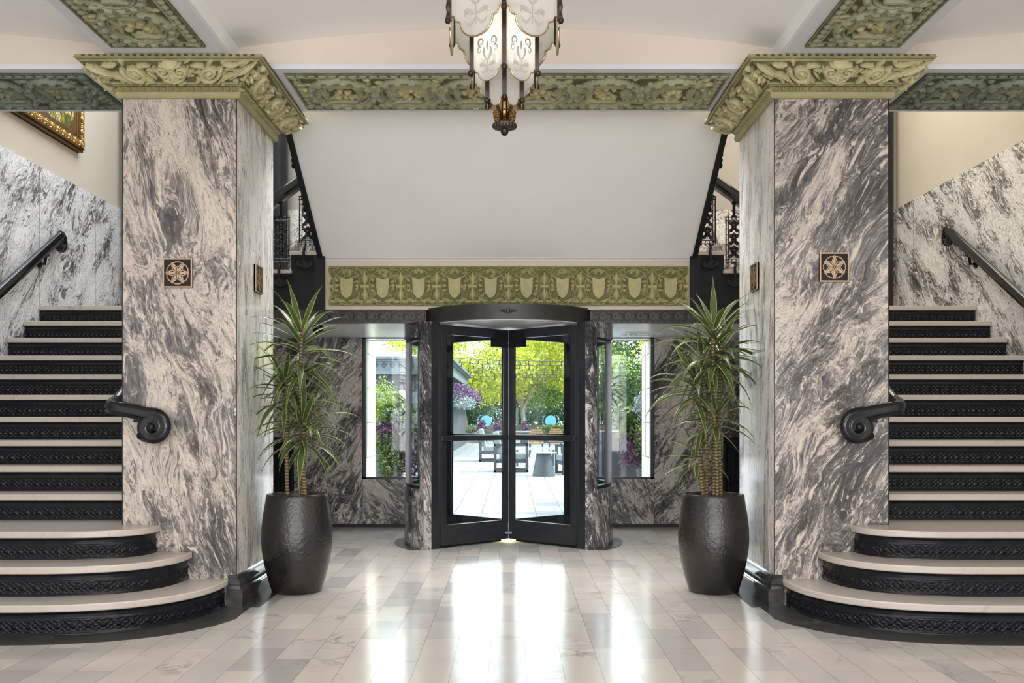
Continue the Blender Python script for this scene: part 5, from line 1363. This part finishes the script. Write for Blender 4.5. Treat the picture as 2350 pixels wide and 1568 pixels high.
# pavilion on the left of the courtyard
pv = thing('pavilion', 'grey-green pavilion with an ornamented cornice seen through the left window', 'building', (0, 0, 0))
MB().box(-16, -2.05, 30.2, 44.3, 0, 2.5).build('wall', M['dark_wall'], pv)
co = MB()
for z0, z1, o in ((2.52, 2.60, .10), (2.60, 2.66, .06), (2.66, 2.92, .0), (2.92, 2.98, .08), (2.98, 3.07, .18)): co.box(-16 - o, -1.95 + o, 30 - o, 44.3 + o, z0, z1)
co.build('cornice', M['bronze_fascia'], pv)
sc_ = MB()
for i in range(44):
    x = -13.5 + i * .26
    sc_.tube([(x + .09 * (1 - q / 14) * math.cos(q * .8), 29.99, 2.79 + .09 * (1 - q / 14) * math.sin(q * .8)) for q in range(12)], .014, 5)
sc_.build('cornice_scrolls', M['dark_wall'], pv)
for x in (-4.3, -3.3, -2.35, -6.2):
    MB().box(x - .12, x + .12, 30.05, 30.25, 0, 2.05).build('pilaster', M['cream_wall'], pv)
for x in (-3.8, -2.85): MB().box(x - .32, x + .32, 30.12, 30.22, .1, 2.0).build('door_glass', M['cushion'], pv)
tl = MB()
for sg in (-1, 1):
    for q in range(4): tl.tube([(-3.55, 30.0, 1.35), (-3.55 + sg * .05 * (q + 1), 30.0, 1.65), (-3.55 + sg * .07 * (q + 1), 30.0, 1.95 - .05 * q)], .018, 5)
tl.tube([(-3.55, 30, 0), (-3.55, 30, 1.98)], .03, 6).build('tulip_ironwork', M['iron_matte'], pv)
rs = random.Random(31)
hg = thing('hanging_flower_bed', 'trailing purple and silver flowers along the pavilion eave', 'flowers', (-1.62, 38, 1.98))
link('purple_flowers', leaf_cloud(rs, [(0, y, .05, .35, 1.2, .28) for y in (-7, -5, -3, -1, 1, 3, 5)], 3600, .10), M['purple'], hg)
link('trailing_leaves', leaf_cloud(rs, [(0, y, -.22, .3, 1.2, .25) for y in (-7, -5, -3, -1)], 2200, .085), M['silver'], hg)
MB().box(-.42, .05, -7.6, 6, -.15, .05).build('trough', M['planter_dark'], hg)
# tall planters just outside the windows
def tall_planter(label, x, y, h, r0, r1, clumps, seed):
    rs = random.Random(seed); t = thing('tall_planter', label, 'planter', (x, y, 0))
    MB().lathe([(.001, 0), (r0, 0), (r1, h), (r1 - .03, h), (r1 - .04, h - .05), (.001, h - .05)], (0, 0, 0), 32).build('pot', M['planter_dark'], t, True)
    for nm, mt, bl, n, sz, asp in clumps: link(nm, leaf_cloud(rs, bl, n, sz, nm, asp), M[mt], t)
tall_planter('tall dark planter overflowing with green, silver and purple plants outside the left window', -1.52, 12.45, .95, .16, .21,
    [('conifer_foliage', 'tree_green', [(-.12, .1, 1.45, .22, .2, .28), (.0, .15, 1.3, .25, .2, .25), (-.2, 0, 1.25, .2, .2, .3)], 2200, .055, .3),
     ('broad_leaves', 'shrub', [(.15, -.05, 1.3, .2, .2, .16), (.28, -.1, 1.02, .16, .15, .16)], 420, .09, .9),
     ('silver_foliage', 'silver', [(.12, -.2, 1.2, .08, .08, .13), (.27, -.2, 1.12, .09, .08, .14)], 420, .06, .35),
     ('trailing_variegated_leaves', 'variegated', [(-.02, -.22, .85, .13, .1, .22), (-.0, -.24, .6, .11, .1, .18), (.1, -.2, .7, .12, .1, .2)], 1900, .036, .7),
     ('purple_trailing_leaves', 'purple', [(.3, -.15, .82, .17, .14, .2), (.3, -.15, .6, .15, .12, .14), (.02, -.2, 1.08, .2, .1, .1)], 620, .10, .3)], 41)
tall_planter('tall tapered dark planter with silver and purple plants outside the right window', 1.83, 12.7, 1.02, .13, .22,
    [('conifer_foliage', 'tree_dark', [(.0, .1, 1.6, .2, .18, .3), (.05, .1, 1.35, .2, .2, .25)], 1900, .055, .3),
     ('broad_leaves', 'shrub', [(-.3, 0, 1.2, .2, .2, .2), (-.25, 0, 1.05, .16, .15, .16)], 260, .11, .9),
     ('silver_foliage', 'silver', [(-.12, -.2, 1.35, .11, .1, .18)], 420, .06, .35),
     ('trailing_variegated_leaves', 'variegated', [(-.16, -.22, .95, .08, .08, .22), (-.08, -.24, .65, .07, .08, .22), (.1, -.2, 1.15, .12, .1, .1)], 1100, .036, .7),
     ('purple_trailing_leaves', 'purple', [(-.26, -.12, .8, .16, .12, .24), (0, -.2, .85, .16, .1, .16)], 420, .10, .3)], 42)
bx = MB().box(-.33, .33, -.3, .3, 0, 1.02).build('box_planter', M['planter_dark'], None, bevel=.01); bx.location = (1.62, 13.9, 0)
tag(bx, 'large square dark planter box behind the right window glass', 'planter')
t = thing('cream_planter', 'tall cream planter with purple flowers seen through the left curved glass', 'planter', (-1.05, 14.2, 0))
MB().prism([(-.16, 0), (.16, 0), (.2, 1.2), (-.2, 1.2)], -.18, .18, lambda p, hh: (p[0], hh, p[1])).build('pot', M['cream_wall'], t, bevel=.01)
link('purple_flowers', leaf_cloud(random.Random(3), [(0, 0, 1.3, .2, .15, .14), (-.05, -.2, 1.05, .16, .06, .1)], 300, .11, 'purple_flowers', .3), M['purple'], t)
# white block of flats far off behind the pavilion
t = thing('white_building', 'white building with louvred openings far behind the pavilion', 'building', (-17.5, 72, 0))
MB().box(-6, 5, 0, 8, 0, 7.4).build('wall', M['ext_white'], t)
for k in range(4):
    for x in (.8, 2.2): MB().box(x, x + 1.0, -.05, .05, 4.6 + .62 * k, 4.95 + .62 * k).build('louvre', M['anthracite'], t)
